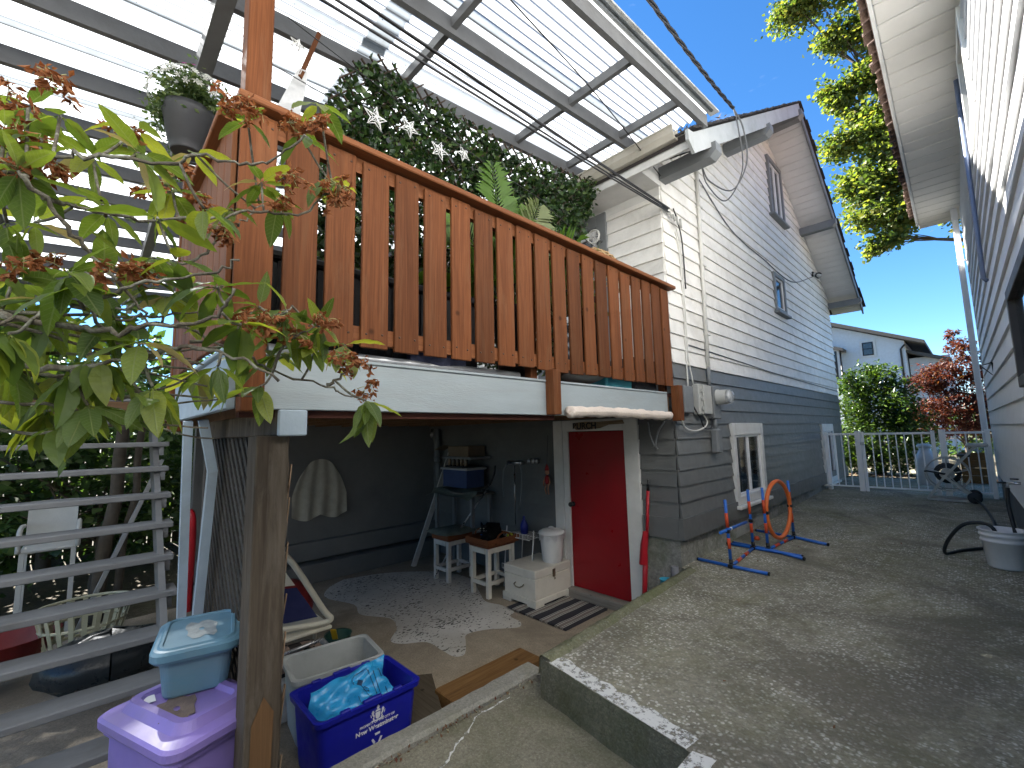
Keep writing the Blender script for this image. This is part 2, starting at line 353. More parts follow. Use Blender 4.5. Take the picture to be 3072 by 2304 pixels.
obj('edge_marking', ep, m_edge, None, kind='structure')

# ================================================================ HOUSE
m_white = plain('white_siding', (.79,.77,.725), .5, .09, 5, .22, 60, dirt=(.42,.39,.33), dirtamt=.5, rv=.06)
m_grey = plain('grey_siding', (.135,.138,.134), .45, .10, 5, .22, 60, dirt=(.16,.165,.16), dirtamt=.35, rv=.06, chips=(.45,.45,.44))
m_greyin = plain('grey_basement_siding', (.125,.128,.126), .6, .10, 5, .2, 60, rv=.06)
m_trimg = plain('grey_trim', (.17,.18,.185), .5, .10, 6, .2, 50)
m_fasc = plain('grey_rake_paint', (.40,.42,.42), .55, .12, 4, .25, 40, dirt=(.20,.19,.16), dirtamt=.55)
m_wtrim = plain('white_trim', (.66,.655,.63), .45, .08, 6, .2, 50, dirt=(.42,.40,.35), dirtamt=.35)
m_soff = plain('white_soffit', (.66,.65,.64), .55, .07, 4, .15, 50, rv=.05)
m_vinyl = plain('window_vinyl', (.76,.76,.76), .35, .04, 5, .05)
m_shing = plain('dark_shingle', (.035,.031,.030), .85, .35, 20, .8, 70, rv=.35)
m_gut = plain('gutter_beige', (.52,.49,.42), .45, .10, 5, .1, 40, dirt=(.30,.26,.20), dirtamt=.5)
m_gl = glass('window_glass', (.02,.024,.028), .55)
m_gld = glass('dark_window_glass', (.02,.026,.032), .9)
m_dark = plain('dark_interior', (.03,.03,.03), .9, .1)
m_curt = plain('curtain_cloth', (.55,.54,.52), .9, .08)
m_red = plain('red_door_paint', (.25,.005,.010), .33, .10, 2.2, .08, 30, dirt=(.24,.02,.02), dirtamt=.5)
m_blk = plain('black_metal', (.012,.012,.013), .35, .1)
m_gwood = wood('weathered_wood', (.18,.165,.14), (.30,.28,.25), 'X', .8)

house = thing('house', 'two-storey house with white siding over grey, dark gable roof and a red basement door', 'house', (0,0,0))
RY, RZ, EZ, E0, E1, OX = 4.25, 7.85, 4.98, -.50, 9.0, .62     # ridge y, ridge z, eave z, eave ys, rake overhang
SL = (RZ-EZ)/(RY-E0)
def roofz(y): return RZ-SL*abs(y-RY)
HB = 8.5
core = MB().prism([(-.03,.03,0),(-.03,HB,0),(-.03,HB,roofz(HB)-.2),(-.03,RY,RZ-.25),(-.03,.03,roofz(.03)-.2)], (-9,0,0))
wall = obj('wall', core, m_dark, house)
fd = MB(); P = []
for i in range(75):
    y = -.0+HB*i/74; P.append([(-.018+rnd.uniform(-.004,.004),y,z) for z in (0,.3,.55,.75,.93)])
fd.grid(P); P = []
for i in range(40):
    x = -.018-4.7*i/39; P.append([(x,.0+rnd.uniform(-.004,.004),z) for z in (-.02,.3,.55,.75,.93)])
fd.grid(P); obj('foundation', fd, m_found, house)

def clap(parent, mapf, z0, z1, pitch, lo, hi, mat, openings=(), thick=.028, first=None):
    """individual lap boards; mapf(a,depth,z)->xyz; lo/hi functions of z"""
    n = max(1, round((z1-z0)/pitch)); p = (z1-z0)/n
    for k in range(n):
        a0, a1 = z0+k*p, z0+(k+1)*p; segs = []
        def add(l0,h0,l1,h1,b0,b1):
            if min(h0-l0, h1-l1) < .02 and (h0-l0) < .04: return
            segs.append((l0,h0,l1,h1,b0,b1))
        cuts = sorted([o for o in openings if o[2] < a1-.001 and o[3] > a0+.001])
        cur0, cur1 = lo(a0), lo(a1)
        for (oa,ob,oz0,oz1) in cuts:
            add(cur0,oa,cur1,oa,a0,a1); cur0 = cur1 = ob
            if oz0 > a0+.01: add(oa,ob,oa,ob,a0,oz0)
            if oz1 < a1-.01: add(oa,ob,oa,ob,oz1,a1)
        add(cur0,hi(a0),cur1,hi(a1),a0,a1)
        for (l0,h0,l1,h1,b0,b1) in segs:
            t0 = thick; q = lambda a,d,z: mapf(a,d,z); j = rnd.uniform(-.0015,.0015)
            zz = b0-.007
            vs = [q(l0,-.004,zz),q(l0,t0+j,zz),q(l1,.006,b1),q(l1,-.004,b1),q(h0,-.004,zz),q(h0,t0+j,zz),q(h1,.006,b1),q(h1,-.004,b1)]
            obj('siding_board', MB().add(vs, [(0,1,2,3),(7,6,5,4),(1,5,6,2),(0,4,5,1),(3,2,6,7),(0,3,7,4)]), mat, parent)
GX = lambda a,d,z: (d,a,z)
BK = lambda a,d,z: (a,-d,z)
glo = lambda z: max(0.0, RY-(RZ-.16-z)/SL) if z > 4.7 else 0.0
ghi = lambda z: min(HB, RY+(RZ-.16-z)/SL) if z > 4.7 else HB
gop = [(1.56,2.62,1.12,2.03),(6.42,7.32,.95,2.03),(4.08,4.58,4.16,4.72),(4.32,5.02,6.05,7.05)]
clap(wall, GX, 1.10, 2.785, .1685, lambda z: 0, lambda z: HB, m_grey, gop)
clap(wall, GX, 2.785, RZ-.2, .168, glo, ghi, m_white, gop)
bop = [(-1.72,-.43,-.1,2.19)]
clap(wall, BK, 1.10, 2.785, .1685, lambda z: -4.62, lambda z: 0, m_grey if False else m_greyin, [(-4.7,-.43,-.1,2.12)])
clap(wall, BK, .02, 2.12, .1685, lambda z: -4.62, lambda z: -1.70, m_greyin)
clap(wall, BK, 1.10, 2.12, .1685, lambda z: -.432, lambda z: 0, m_grey)
clap(wall, BK, 2.785, 4.85, .168, lambda z: -9, lambda z: 0, m_white, [(-1.95,-.72,2.5,4.80)])
obj('skirt_board', MB().box(-.004,.052,-.05,HB,.885,1.10), m_grey, wall)
obj('skirt_board', MB().box(-.42,-.006,-.052,.003,.885,1.10), m_grey, wall)
obj('frieze_board', MB().box(-9,.002,-.022,.0,4.72,4.86), m_wtrim, wall)
# roof: sheathing, shingle courses, rake boards, soffit boards, brackets, gutter
roof = obj('roof', MB().prism([(OX-.04,E0,EZ-.10),(OX-.04,RY,RZ-.10),(OX-.04,E1,roofz(E1)-.10),(OX-.04,E1,roofz(E1)-.03),(OX-.04,RY,RZ-.03),(OX-.04,E0,EZ-.03)], (-9.6,0,0)), m_shing, house)
for side in (0,1):
    nC = 26
    for k in range(nC):
        t0, t1 = k/nC, (k+1.25)/nC
        ya = E0-.03+(RY-E0+.03)*t0 if side == 0 else E1+.03-(E1+.03-RY)*t0
        yb = E0-.03+(RY-E0+.03)*min(1,t1) if side == 0 else E1+.03-(E1+.03-RY)*min(1,t1)
        za, zb = roofz(ya)+.004, roofz(yb)-.012; xo = OX+rnd.uniform(.015,.05); q = MB()
        nseg = 5; xs = [xo-.32*i for i in range(nseg)]+[-8.9]
        for i in range(nseg):
            dz = rnd.uniform(0,.010); w = .006
            q.add([(xs[i],ya,za+dz),(xs[i+1]+w,ya+rnd.uniform(-.01,.01),za+dz),(xs[i+1]+w,yb,zb),(xs[i],yb,zb),(xs[i],ya,za+dz-.022),(xs[i+1]+w,ya,za+dz-.022),(xs[i+1]+w,yb,zb-.018),(xs[i],yb,zb-.018)], [(0,1,2,3),(7,6,5,4),(0,4,5,1),(1,5,6,2),(2,6,7,3),(3,7,4,0)])
        obj('shingle_course', q, m_shing, roof)
# rake boards
for ya,za,yb,zb,nm in ((E0+.02,EZ-.14,RY,RZ-.14,'near'),(E1-.02,roofz(E1)-.14,RY,RZ-.14,'far')):
    h = .22 if nm == 'near' else .17; za += .03; zb += .03
    q = MB().add([(x,y,z+dz) for x in (OX-.03,OX) for (y,z,dz) in ((ya,za,.07),(yb,zb,.07),(yb,zb,.07-h),(ya,za,.07-h))], [(0,1,2,3),(7,6,5,4),(0,4,5,1),(1,5,6,2),(2,6,7,3),(3,7,4,0)])
    obj('rake_board', q, m_fasc if nm == 'near' else m_trimg, roof)
q = MB().prism([(OX-.03,E0+.019,EZ-.04),(OX-.03,E0+.019,EZ-.255),(OX-.03,-.60,EZ-.17),(OX-.03,-.60,EZ-.06)], (.03,0,0))
obj('rake_tail', q, m_fasc, roof)
for sgn,ye in ((0,E0+.03),(1,E1-.03)):
    n = 34
    for k in range(n):
        ya, yb = ye+(RY-ye)*k/n, ye+(RY-ye)*(k+1)/n; g0 = (yb-ya)*.04
        za, zb = roofz(ya)-.125, roofz(yb)-.125
        q = MB().add([(x,y,z-d) for x in (.002,OX-.032) for (y,z,d) in ((ya+g0,za+SL*abs(g0),0),(yb-g0,zb-SL*abs(g0),0),(yb-g0,zb-SL*abs(g0),.016),(ya+g0,za+SL*abs(g0),.016))], [(0,1,2,3),(7,6,5,4),(0,4,5,1),(1,5,6,2),(2,6,7,3),(3,7,4,0)])
        obj('soffit_board', q, m_soff, roof)
for y in (.035,2.15,4.25,6.35,8.44):
    zt = roofz(y)-(.265 if abs(y-4.25) > .1 else .20); h = .15
    q = MB().prism([(.02,y-.075,zt),(.02,y-.075,zt-h),(.60,y-.075,zt-h),(.665,y-.075,zt-h+.06),(.665,y-.075,zt)], (0,.15,0)); obj('eave_bracket', q, m_trimg, roof)
obj('eave_soffit', MB().add([(x,y,z) for x in (-9,-.0) for y,z in ((-.46,EZ-.135),(.0,EZ-.135),(.0,EZ-.15),(-.46,EZ-.15))], [(0,1,2,3),(7,6,5,4),(0,4,5,1),(1,5,6,2),(2,6,7,3),(3,7,4,0)]), m_wtrim, roof)
obj('eave_end', MB().prism([(.001,-.455,EZ-.15),(.001,-.002,EZ-.15),(.001,-.002,roofz(0)-.105),(.001,-.455,roofz(-.455)-.105)], (.014,0,0)), m_wtrim, roof)
obj('eave_fascia', MB().box(-9,OX-.04,-.485,-.462,EZ-.18,EZ+.02), m_wtrim, roof)
gp = [(-.487,.10),(-.487,-.015),(-.50,-.03),(-.56,-.03),(-.60,.02),(-.612,.075),(-.625,.085),(-.618,.10),(-.602,.085),(-.588,.03),(-.555,-.014),(-.502,-.014),(-.495,.09)]
q = MB().prism([(-9,y,EZ+z-.03) for y,z in gp], (9.47,0,0)); obj('gutter', q, m_gut, roof)
for x in (-.6,-1.6,-2.7): obj('gutter_strap', MB().box(x,x+.03,-.63,-.48,EZ+.065,EZ+.072), m_gut, roof)
# gable windows
def window(y0,y1,z0,z1,frm,fm,sash=None,vertical=True,sill=True,deep=.05,gl=None,fw_top=None):
    w = obj('window', MB(), None, house) if False else thing_part('window', house)
    ft = fw_top or frm
    for (a,b,c,d) in ((y0,y0+frm,z0,z1),(y1-frm,y1,z0,z1),(y0+frm,y1-frm,z1-ft,z1),(y0+frm,y1-frm,z0,z0+frm)):
        obj('frame', MB().bbox(-.01,deep,a,b,c,d,.004), fm, w)
    a,b,c,d = y0+frm,y1-frm,z0+frm,z1-ft; sm = sash or m_vinyl; k = .032
    for (p,q2,r,t) in ((a,a+k,c,d),(b-k,b,c,d),(a+k,b-k,d-k,d),(a+k,b-k,c,c+k)): obj('sash', MB().bbox(-.012,deep*.55,p,q2,r,t,.003), sm, w)
    if vertical: obj('sash', MB().bbox(-.012,deep*.62,(a+b)/2-.022,(a+b)/2+.022,c+k,d-k,.003), sm, w)
    obj('pane', MB().box(.004,.008,a+k*.5,b-k*.5,c+k*.5,d-k*.5), gl or m_gl, w)
    if sill: obj('sill', MB().bbox(-.005,deep+.05,y0-.05,y1+.05,z0-.045,z0-.002,.006), fm, w)
    return w,(a,b,c,d)
def thing_part(name, parent):
    """an Empty that is a part"""
    o = bpy.data.objects.new(name, None); COL.objects.link(o); o.parent = parent; o.empty_display_size = .05; BASE[o] = BASE[parent]; return o
w,(a,b,c,d) = window(1.50,2.68,1.05,2.11,.105,m_wtrim,deep=.055,fw_top=.16)
for k in range(15):
    y = a+.05+(.42*k/15); obj('curtain', MB().tube([(-.018,y,c+.02),(-.016,y+.004,d-.02)], .011, 6), m_curt, w) if k % 1 == 0 and k < 9 else None
obj('curtain_backing', MB().box(-.029,-.027,a,b,c,d), plain('room_dark', (.05,.052,.055), .9, .3, 3), w)
window(6.36,7.38,.88,2.10,.105,m_wtrim,deep=.055,fw_top=.16)
window(4.00,4.64,4.08,4.80,.075,m_trimg,deep=.05,vertical=False,gl=m_gld)
window(4.24,5.08,5.97,7.13,.085,m_trimg,deep=.06,vertical=True,gl=m_gld)
# back-wall glazed door on the deck level
bw = thing_part('deck_door', house)
for (x0,x1,z0,z1) in ((-.86,-.72,2.5,4.80),(-1.95,-1.81,2.5,4.80),(-1.81,-.86,4.64,4.80)): obj('frame', MB().bbox(x0,x1,-.05,.0,z0,z1,.004), m_trimg, bw)
for (x0,x1,z0,z1) in ((-.94,-.88,2.55,4.62),(-1.79,-1.73,2.55,4.62),(-1.73,-.94,4.52,4.62),(-1.73,-.94,3.5,3.58)): obj('sash', MB().bbox(x0,x1,-.032,.0,z0,z1,.003), m_vinyl, bw)
obj('pane', MB().box(-1.76,-.91,-.012,-.008,2.56,4.6), m_gld, bw)
# red basement door
dr = thing_part('basement_door', house)
leaf = obj('door_leaf', MB().bbox(-1.455,-.615,-.028,.0,.105,2.04,.004), m_red, dr)
obj('knob', MB().lathe([(.032,0),(.032,.006),(.014,.010),(.013,.035),(.026,.042),(.032,.058),(.026,.074),(0,.078)],(0,0,0),16).xf(Matrix.Translation((-1.415,-.028,1.12)) @ Matrix.Rotation(R(90),4,'X')), m_blk, leaf)
obj('casing', MB().bbox(-1.70,-1.545,-.058,.0,.03,2.19,.005), m_wtrim, dr)
obj('jamb', MB().bbox(-1.543,-1.458,-.045,.0,.06,2.05,.004), m_wtrim, dr)
obj('casing', MB().bbox(-.612,-.43,-.055,.0,.03,2.19,.005), m_wtrim, dr)
obj('casing', MB().bbox(-1.543,-.614,-.052,.0,2.046,2.19,.005), m_wtrim, dr)
obj('threshold', MB().bbox(-1.54,-.60,-.14,.01,.0,.10,.008), m_gwood, dr)
# left basement wall under the deck
m_bwall = plain('basement_wall_grey', (.155,.155,.148), .7, .15, 2, .2, 30)
bwall = thing('basement_wall', 'dark grey painted wall at the back of the space under the deck', 'wall', (-4.62,-2,0))
obj('panel', MB().box(-4.75,-4.62,-3.6,0,0,2.385), m_bwall, bwall)
obj('ledge', MB().bbox(-4.62,-4.50,-3.55,-.02,.30,.55,.01), m_bwall, bwall)
obj('lower_ledge', MB().bbox(-4.62,-4.40,-3.55,-.02,-.0,.26,.01), m_bwall, bwall)

# ================================================================ NEIGHBOUR HOUSE (rotated a degree)
m_nb = plain('neighbour_siding', (.66,.67,.68), .5, .06, 4, .15, 50, rv=.05)
m_nsof = plain('perforated_soffit', (.62,.60,.56), .6, .05, 4, .5, 160, rv=.04)
m_tile = plain('clay_tile', (.15,.095,.072), .75, .35, 8, .4, 40, rv=.35)
nb = thing('neighbour_house', 'neighbouring house wall with white lap siding, deep soffit and brown tile edge', 'house', (2.575,0,0), R(1.03))
NY1 = 6.75
nwall = obj('wall', MB().box(.012,8,-9,NY1,.3,6.02), m_dark, nb, local=True)
NM = lambda a,d,z: (-d,a,z)
clap(nwall, NM, 1.19, 6.0, .205, lambda z: -9, lambda z: NY1-.07, m_nb, [(-1.0,.62,2.30,3.06),(1.05,1.95,4.85,5.92)], .030)
for o in list(nwall.children): o.data.transform(Matrix.Translation(BASE[nwall]))
obj('foundation', MB().box(.004,8,-9,NY1-.02,.3,1.19), plain('neighbour_foundation', (.12,.125,.13), .8, .2, 3, .4, 40), nb, local=True)
obj('corner_board', MB().bbox(-.026,.05,NY1-.07,NY1+.03,.95,6.0,.005), m_nb, nb, local=True)
# soffit panels, fascia, tiles
SZ, SO = 6.02, -.62
k = 0; y = -9.0
while y < NY1+.45:
    obj('soffit_panel', MB().bbox(SO+.02,.0,y+.007,y+.30-.007,SZ,SZ+.03,.010), m_nsof, nb, local=True); y += .30
obj('soffit_end', MB().box(.0,8,NY1,NY1+.5,SZ+.002,SZ+.03), m_nsof, nb, local=True)
obj('fascia', MB().bbox(SO-.012,SO+.018,-9,NY1+.5,SZ-.015,SZ+.16,.004), m_wtrim, nb, local=True)
q = MB().prism([(SO-.03,-9,SZ+.16),(SO-.03,-9,SZ+.20),(8,-9,SZ+4.2),(8,-9,SZ+4.1)], (0,NY1+9.55,0)); nroof = obj('roof', q, m_tile, nb, local=True)
tm = MB(); P = []
for i in range(5):
    u = i/4; r = []
    for j in range(9): t = math.pi*j/8; r.append((-.07+u*.45, .085*math.cos(t)*(1-.08*u), .055*math.sin(t)+u*.20))
    P.append(r)
tm.grid(P); P2 = [[(x,y,z-.014) for x,y,z in r] for r in P]; tm.grid(P2); tmesh = tm.mesh('roof_tile'); tmesh.materials.append(m_tile)
y = -8.9
while y < NY1+.5:
    o = bpy.data.objects.new('roof_tile', tmesh); COL.objects.link(o); o.parent = nb; o.location = (SO-.03+rnd.uniform(-.02,.02), y, SZ+.185+rnd.uniform(-.006,.006)); o.rotation_euler = (0,0,rnd.uniform(-.04,.04)); y += .185
# downspout and odd fittings
ds = thing_part('downspout', nb); BASE[ds] = Vector((0,0,0))
obj('pipe', MB().bbox(-.14,-.055,NY1+.05,NY1+.13,.80,5.80,.012), m_nb, ds, local=True)
obj('elbow', MB().beam((-.098,NY1+.09,5.80),(-.098,NY1+.09,6.015),.10,.09), m_nb, ds, local=True)
for z in (1.9,3.3,5.0): obj('pipe_strap', MB().box(-.146,-.0,NY1+.06,NY1+.09,z,z+.03), m_nb, ds, local=True)
nw = thing_part('window', nb); BASE[nw] = Vector((0,0,0))
m_brz = plain('bronze_frame', (.06,.05,.045), .5, .1)
for (a,b,c,d) in ((-1.0,-.92,2.30,3.06),(.54,.62,2.30,3.06),(-.92,.54,2.98,3.06),(-.92,.54,2.30,2.38)): obj('frame', MB().bbox(-.045,.02,a,b,c,d,.004), m_brz, nw, local=True)
obj('pane', MB().box(-.004,.002,-.93,.55,2.37,2.99), m_gld, nw, local=True)
nw2 = thing_part('window', nb); BASE[nw2] = Vector((0,0,0))
for (a,b,c,d) in ((1.05,1.13,4.85,5.92),(1.87,1.95,4.85,5.92),(1.13,1.87,5.84,5.92),(1.13,1.87,4.85,4.93)): obj('frame', MB().bbox(-.05,.02,a,b,c,d,.004), m_wtrim, nw2, local=True)
obj('pane', MB().box(-.004,.002,1.12,1.88,4.92,5.85), m_gld, nw2, local=True)
obj('conduit', MB().tube([(-.05,2.35,5.95),(-.05,2.62,3.66),(-.02,2.62,3.62)], .022, 8), plain('blue_grey_pipe', (.16,.20,.30), .4, .1, metal=.3), nb, local=True)
obj('wall_hook', MB().tube([(-.02,4.0,2.83),(-.13,4.0,2.80),(-.02,4.05,2.66),(-.02,4.0,2.83)], .010, 6), m_blk, nb, local=True)
# ================================================================ DECK, RAILING
m_cedar = wood('cedar_stain', (.105,.034,.012), (.225,.080,.029), 'Z', 1.0, .6, .32, worn=(.17,.08,.038), wornamt=.5)
m_cedarY = wood('cedar_stain_rail', (.17,.060,.025), (.31,.125,.052), 'Y', 1.0, .55, .12)
m_cedarX = wood('cedar_stain_cross', (.17,.060,.025), (.31,.125,.052), 'X', 1.0, .55, .12)
m_cedard = wood('dark_red_deck_board', (.075,.028,.020), (.13,.05,.035), 'Y', .8, .7, .15)
m_blue = plain('grey_blue_deck_paint', (.325,.37,.385), .5, .07, 4, .25, 45, dirt=(.27,.27,.25), dirtamt=.35, stretch=(4,.6,4))
m_bluev = plain('grey_blue_post_paint', (.36,.43,.49), .5, .09, 4, .25, 45, dirt=(.24,.24,.22), dirtamt=.4)
m_oldpost = wood('weathered_post_wood', (.060,.046,.034), (.135,.108,.080), 'Z', .55, .75, .08, worn=(.19,.165,.135), wornamt=.45)
m_step = plain('worn_grey_step_paint', (.175,.178,.18), .6, .12, 5, .3, 40, dirt=(.09,.08,.07), dirtamt=.6, stretch=(1,.5,1))
m_rawY = wood('bare_joist_wood', (.13,.075,.040), (.22,.13,.07), 'Y', .7, .7, .1)
deck = thing('deck', 'raised wooden deck with grey-blue fascia and red-brown slatted railing', 'deck', (0,-2,0))
DY = -4.17
obj('fascia', MB().bbox(.002,.042,DY+.03,-.21,2.165,2.415,.004), m_blue, deck)
obj('fascia_cap', MB().bbox(-.01,.052,DY+.03,-.225,2.415,2.432,.003), m_blue, deck)
obj('end_fascia', MB().bbox(-1.55,.04,DY-.012,DY+.026,2.165,2.415,.004), m_bluev, deck)
obj('end_fascia_cap', MB().bbox(-1.57,.05,DY-.03,DY+.028,2.416,2.435,.003), m_bluev, deck)
for k in range(33):
    x1 = -.004-.142*k
    if x1 < -4.7: break
    obj('deck_board', MB().box(x1-.137,x1,(-4.14 if x1 > -1.6 else -4.02),-.02,2.392,2.428), m_cedard, deck)
for k in range(11):
    y = -.12-.40*k
    obj('joist', MB().box(-4.6,-.0,y-.02,y+.02,2.20,2.39), m_rawY, deck)
obj('edge_joist', MB().box(-.05,-.0,-4.12,-1.98,2.13,2.385), m_cedard, deck)
obj('support_beam', MB().bbox(-1.9,.050,-3.975,-3.855,2.045,2.163,.006), m_oldpost, deck)
obj('beam_end', MB().bbox(.051,.078,-3.978,-3.852,2.042,2.164,.006), m_bluev, deck)
# posts
pm = MB(); P = []
for i in range(30):
    z = 2.043*i/29; r = []
    for (x,y) in ((-.105,-4.055),(.03,-4.055),(.035,-4.05),(.035,-3.92),(.03,-3.915),(-.105,-3.915)):
        r.append((x, y+(rnd.uniform(-.004,.006) if y > -4 else 0), z))
    r.append(r[0]); P.append(r)
pm.grid(P, False)
obj('support_post', pm, m_oldpost, deck)
for k in range(9):                                                # splintered bark edge on the post
    z = .35+.18*k+rnd.uniform(-.08,.08); obj('splinter', MB().beam((.015,-3.912,z),(.022,-3.902+rnd.uniform(-.004,.006),z+rnd.uniform(.06,.20)),.005,rnd.uniform(.006,.016),(1,0,0)), wood('pale_splinter', (.20,.13,.08),(.34,.24,.16),'Z'), deck)
obj('patch_block', MB().prism([(.0365,-4.035,.30),(.0365,-3.955,.30),(.0365,-3.945,.86),(.0365,-3.985,.93),(.0365,-4.03,.83)], (.006,0,0)), wood('patch_wood', (.12,.065,.03),(.21,.12,.06),'Z'), deck)
# ---- side railing
rail = thing_part('side_railing', deck)
obj('top_rail', MB().bbox(-.05,.095,-4.20,.045,3.592,3.630,.006), m_cedarY, rail)
obj('upper_rail', MB().box(-.028,.012,-4.16,.0,3.50,3.588), m_cedarY, rail)
obj('lower_rail', MB().box(-.028,.012,-4.16,.0,2.535,2.625), m_cedarY, rail)
y = -4.175; k = 0
while y < -.02:
    w = .156+rnd.uniform(-.004,.004); zz = 2.508+rnd.uniform(-.006,.006)
    if y+w > .02: w = .02-y
    obj('slat', MB().bbox(.014,.036,y,y+w,zz,3.575+rnd.uniform(-.012,.008),.003), m_cedar, rail)
    y += w+.043
for y,zb in ((-2.125,2.165),(-.13,2.15),(-4.145,2.17)):
    obj('post', MB().bbox(.044,.135,y,y+.09,zb-.02,2.505,.004) if y != -2.125 else MB().bbox(.044,.128,y,y+.085,zb,2.505,.004), m_cedar, rail)
obj('post', MB().bbox(-.10,-.03,-2.2,-2.13,2.43,3.59,.004), m_cedar, rail)
obj('post', MB().bbox(-.10,-.03,-.13,-.06,2.43,3.59,.004), m_cedar, rail)
nailm = MB().lathe([(.0065,0),(.0055,.0025),(0,.0035)],(0,0,0),8).xf(Matrix.Rotation(R(90),4,'Y')).mesh('nail'); nailm.materials.append(plain('rusty_nail', (.07,.04,.025), .7, .3))
for o_ in [c for c in rail.children if c.name.startswith('slat')]:
    vv = [v.co for v in o_.data.vertices]; y0_ = min(v.y for v in vv)-2; y1_ = max(v.y for v in vv)-2
    for yy_ in (y0_+.03, y1_-.03):
        for zz_ in (3.535+rnd.uniform(-.01,.01), 2.58+rnd.uniform(-.01,.01)): inst('nail', nailm, rail, (.0362,yy_+rnd.uniform(-.006,.006),zz_))
for yy in ():
    obj('screw', MB().lathe([(.006,0),(.005,.003),(0,.004)],(0,0,0),8).xf(Matrix.Translation((.036,yy,3.55)) @ Matrix.Rotation(R(90),4,'Y')), m_blk, rail)
# ---- end railing towards the stairs
er = thing_part('end_railing', deck)
obj('top_rail', MB().bbox(-1.62,-.06,DY-.075,DY+.06,3.592,3.628,.005), m_cedarX, er)
obj('upper_rail', MB().box(-1.6,-.02,DY-.0,DY+.035,3.50,3.588), m_cedarX, er)
obj('lower_rail', MB().box(-1.6,-.02,DY-.0,DY+.035,2.535,2.62), m_cedarX, er)
for k in range(10):
    x = -.02-.158*k; obj('slat', MB().bbox(x-.150,x,DY-.026,DY-.003,2.47+rnd.uniform(-.005,.005),3.58,.003), m_cedar, er)
obj('newel_post', MB().bbox(-1.72,-1.63,DY-.03,DY+.06,2.10,4.10,.005), m_cedar, er)
obj('corner_post', MB().bbox(-.155,-.04,-4.15,-4.035,2.43,4.86,.006), m_cedar, er)
# things seen on the deck floor
def on_deck(name, mb, mat, label, cat, loc): return obj(name, mb, mat, None, label, cat, loc=loc)
m_blkp = plain('black_plastic', (.020,.021,.023), .5, .2, 6, .2)
bx = thing('deck_storage_box', 'long black ribbed storage box on the deck behind the railing', 'storage box', (-.30,-3.3,2.43))
obj('body', MB().bbox(-.60,-.14,-4.02,-2.62,2.432,2.95,.02), m_blkp, bx); obj('lid', MB().bbox(-.62,-.12,-4.04,-2.60,2.952,3.0,.012), m_blkp, bx)
for k in range(27): obj('rib', MB().box(-.139,-.128,-4.0+.05*k,-3.975+.05*k,2.45,2.94), m_blkp, bx)
cu = MB()
P = [[(-.08+.05*math.cos(2*math.pi*j/12)*(1-.5*abs(i-5)/5), -3.22+.42*i/10, 2.52+.085*math.sin(2*math.pi*j/12)*(1-.35*(abs(i-5)/5)**3)) for j in range(13)] for i in range(11)]
on_deck('folded_blanket', cu.grid(P), plain('navy_blanket', (.06,.065,.11), .9, .35, 30, .5), 'dark blue speckled rolled blanket behind the railing slats', 'blanket', (-.08,-3.0,2.44))
on_deck('metal_tube', MB().tube([(-.07,-4.0,2.465),(-.07,-2.3,2.46)], .028, 10), plain('galvanised_tube', (.55,.56,.57), .35, .1, metal=.6), 'pale metal tube lying along the deck edge', 'tube', (-.07,-3,2.44))
P = [[(-.13+.12*math.cos(2*math.pi*j/14), -1.78+.55*i/12, 2.545+.085*math.sin(2*math.pi*j/14)*(1-(abs(i-6)/6)**4*.5)) for j in range(15)] for i in range(13)]
on_deck('seat_cushion', MB().grid(P), plain('grey_canvas', (.20,.20,.18), .95, .12, 5, .4, 200), 'grey canvas cushion showing under the deck railing', 'cushion', (-.13,-1.5,2.46))
on_deck('teal_crate', MB().bbox(-.32,-.06,-1.16,-.72,2.432,2.62,.012), plain('teal_plastic', (.05,.30,.36), .5, .1), 'teal plastic crate on the deck near the house', 'crate', (-.2,-.95,2.43))
on_deck('planter_box', MB().bbox(-.42,-.05,-.66,-.25,2.432,2.78,.015), m_blkp, 'black planter box at the house end of the deck', 'planter', (-.2,-.45,2.43))
# ================================================================ STAIRCASE
st = thing('staircase', 'open wooden staircase with worn grey treads climbing to the deck', 'staircase', (-2.2,-4.7,0))
SY0, SY1 = -5.55, -4.07
for k in range(12):
    z = 2.45-.21*k; x = -3.25+.205*k
    if z < .1: break
    if k == 0: obj('landing_board', MB().bbox(x-1.2,x,SY0,SY1+.02,z-.035,z,.004), m_step, st); obj('landing_riser', MB().box(x-.03,x-.004,SY0,SY1,z-.17,z-.037), m_rawY, st)
    else: obj('tread', MB().bbox(x-.20+rnd.uniform(-.004,.004),x+.015,SY0,SY1+rnd.uniform(-.012,.012),z-.042,z,.006), m_step, st)
for y in (SY1-.10, SY0+.25):
    q = MB().prism([(-3.35,y,2.40),(-3.35,y,2.10),(-1.0,y,-.02),(-.78,y,-.02)], (0,.04,0)); obj('stringer', q, m_step, st)
    for k in range(1,11): 
        z = 2.45-.21*k; x = -3.25+.205*k; obj('tread_cleat', MB().box(x-.17,x-.01,y+.042,y+.075,z-.12,z-.043), m_step, st)
for (y,zt) in ((SY0-.02,3.4),): obj('stair_post', MB().bbox(-3.42,-3.33,y-.09,y,-.04,zt,.005), m_bluev, st)
obj('stair_post', MB().bbox(-3.05,-2.93,SY0+.18,SY0+.29,-.04,2.3,.005), m_step, st)
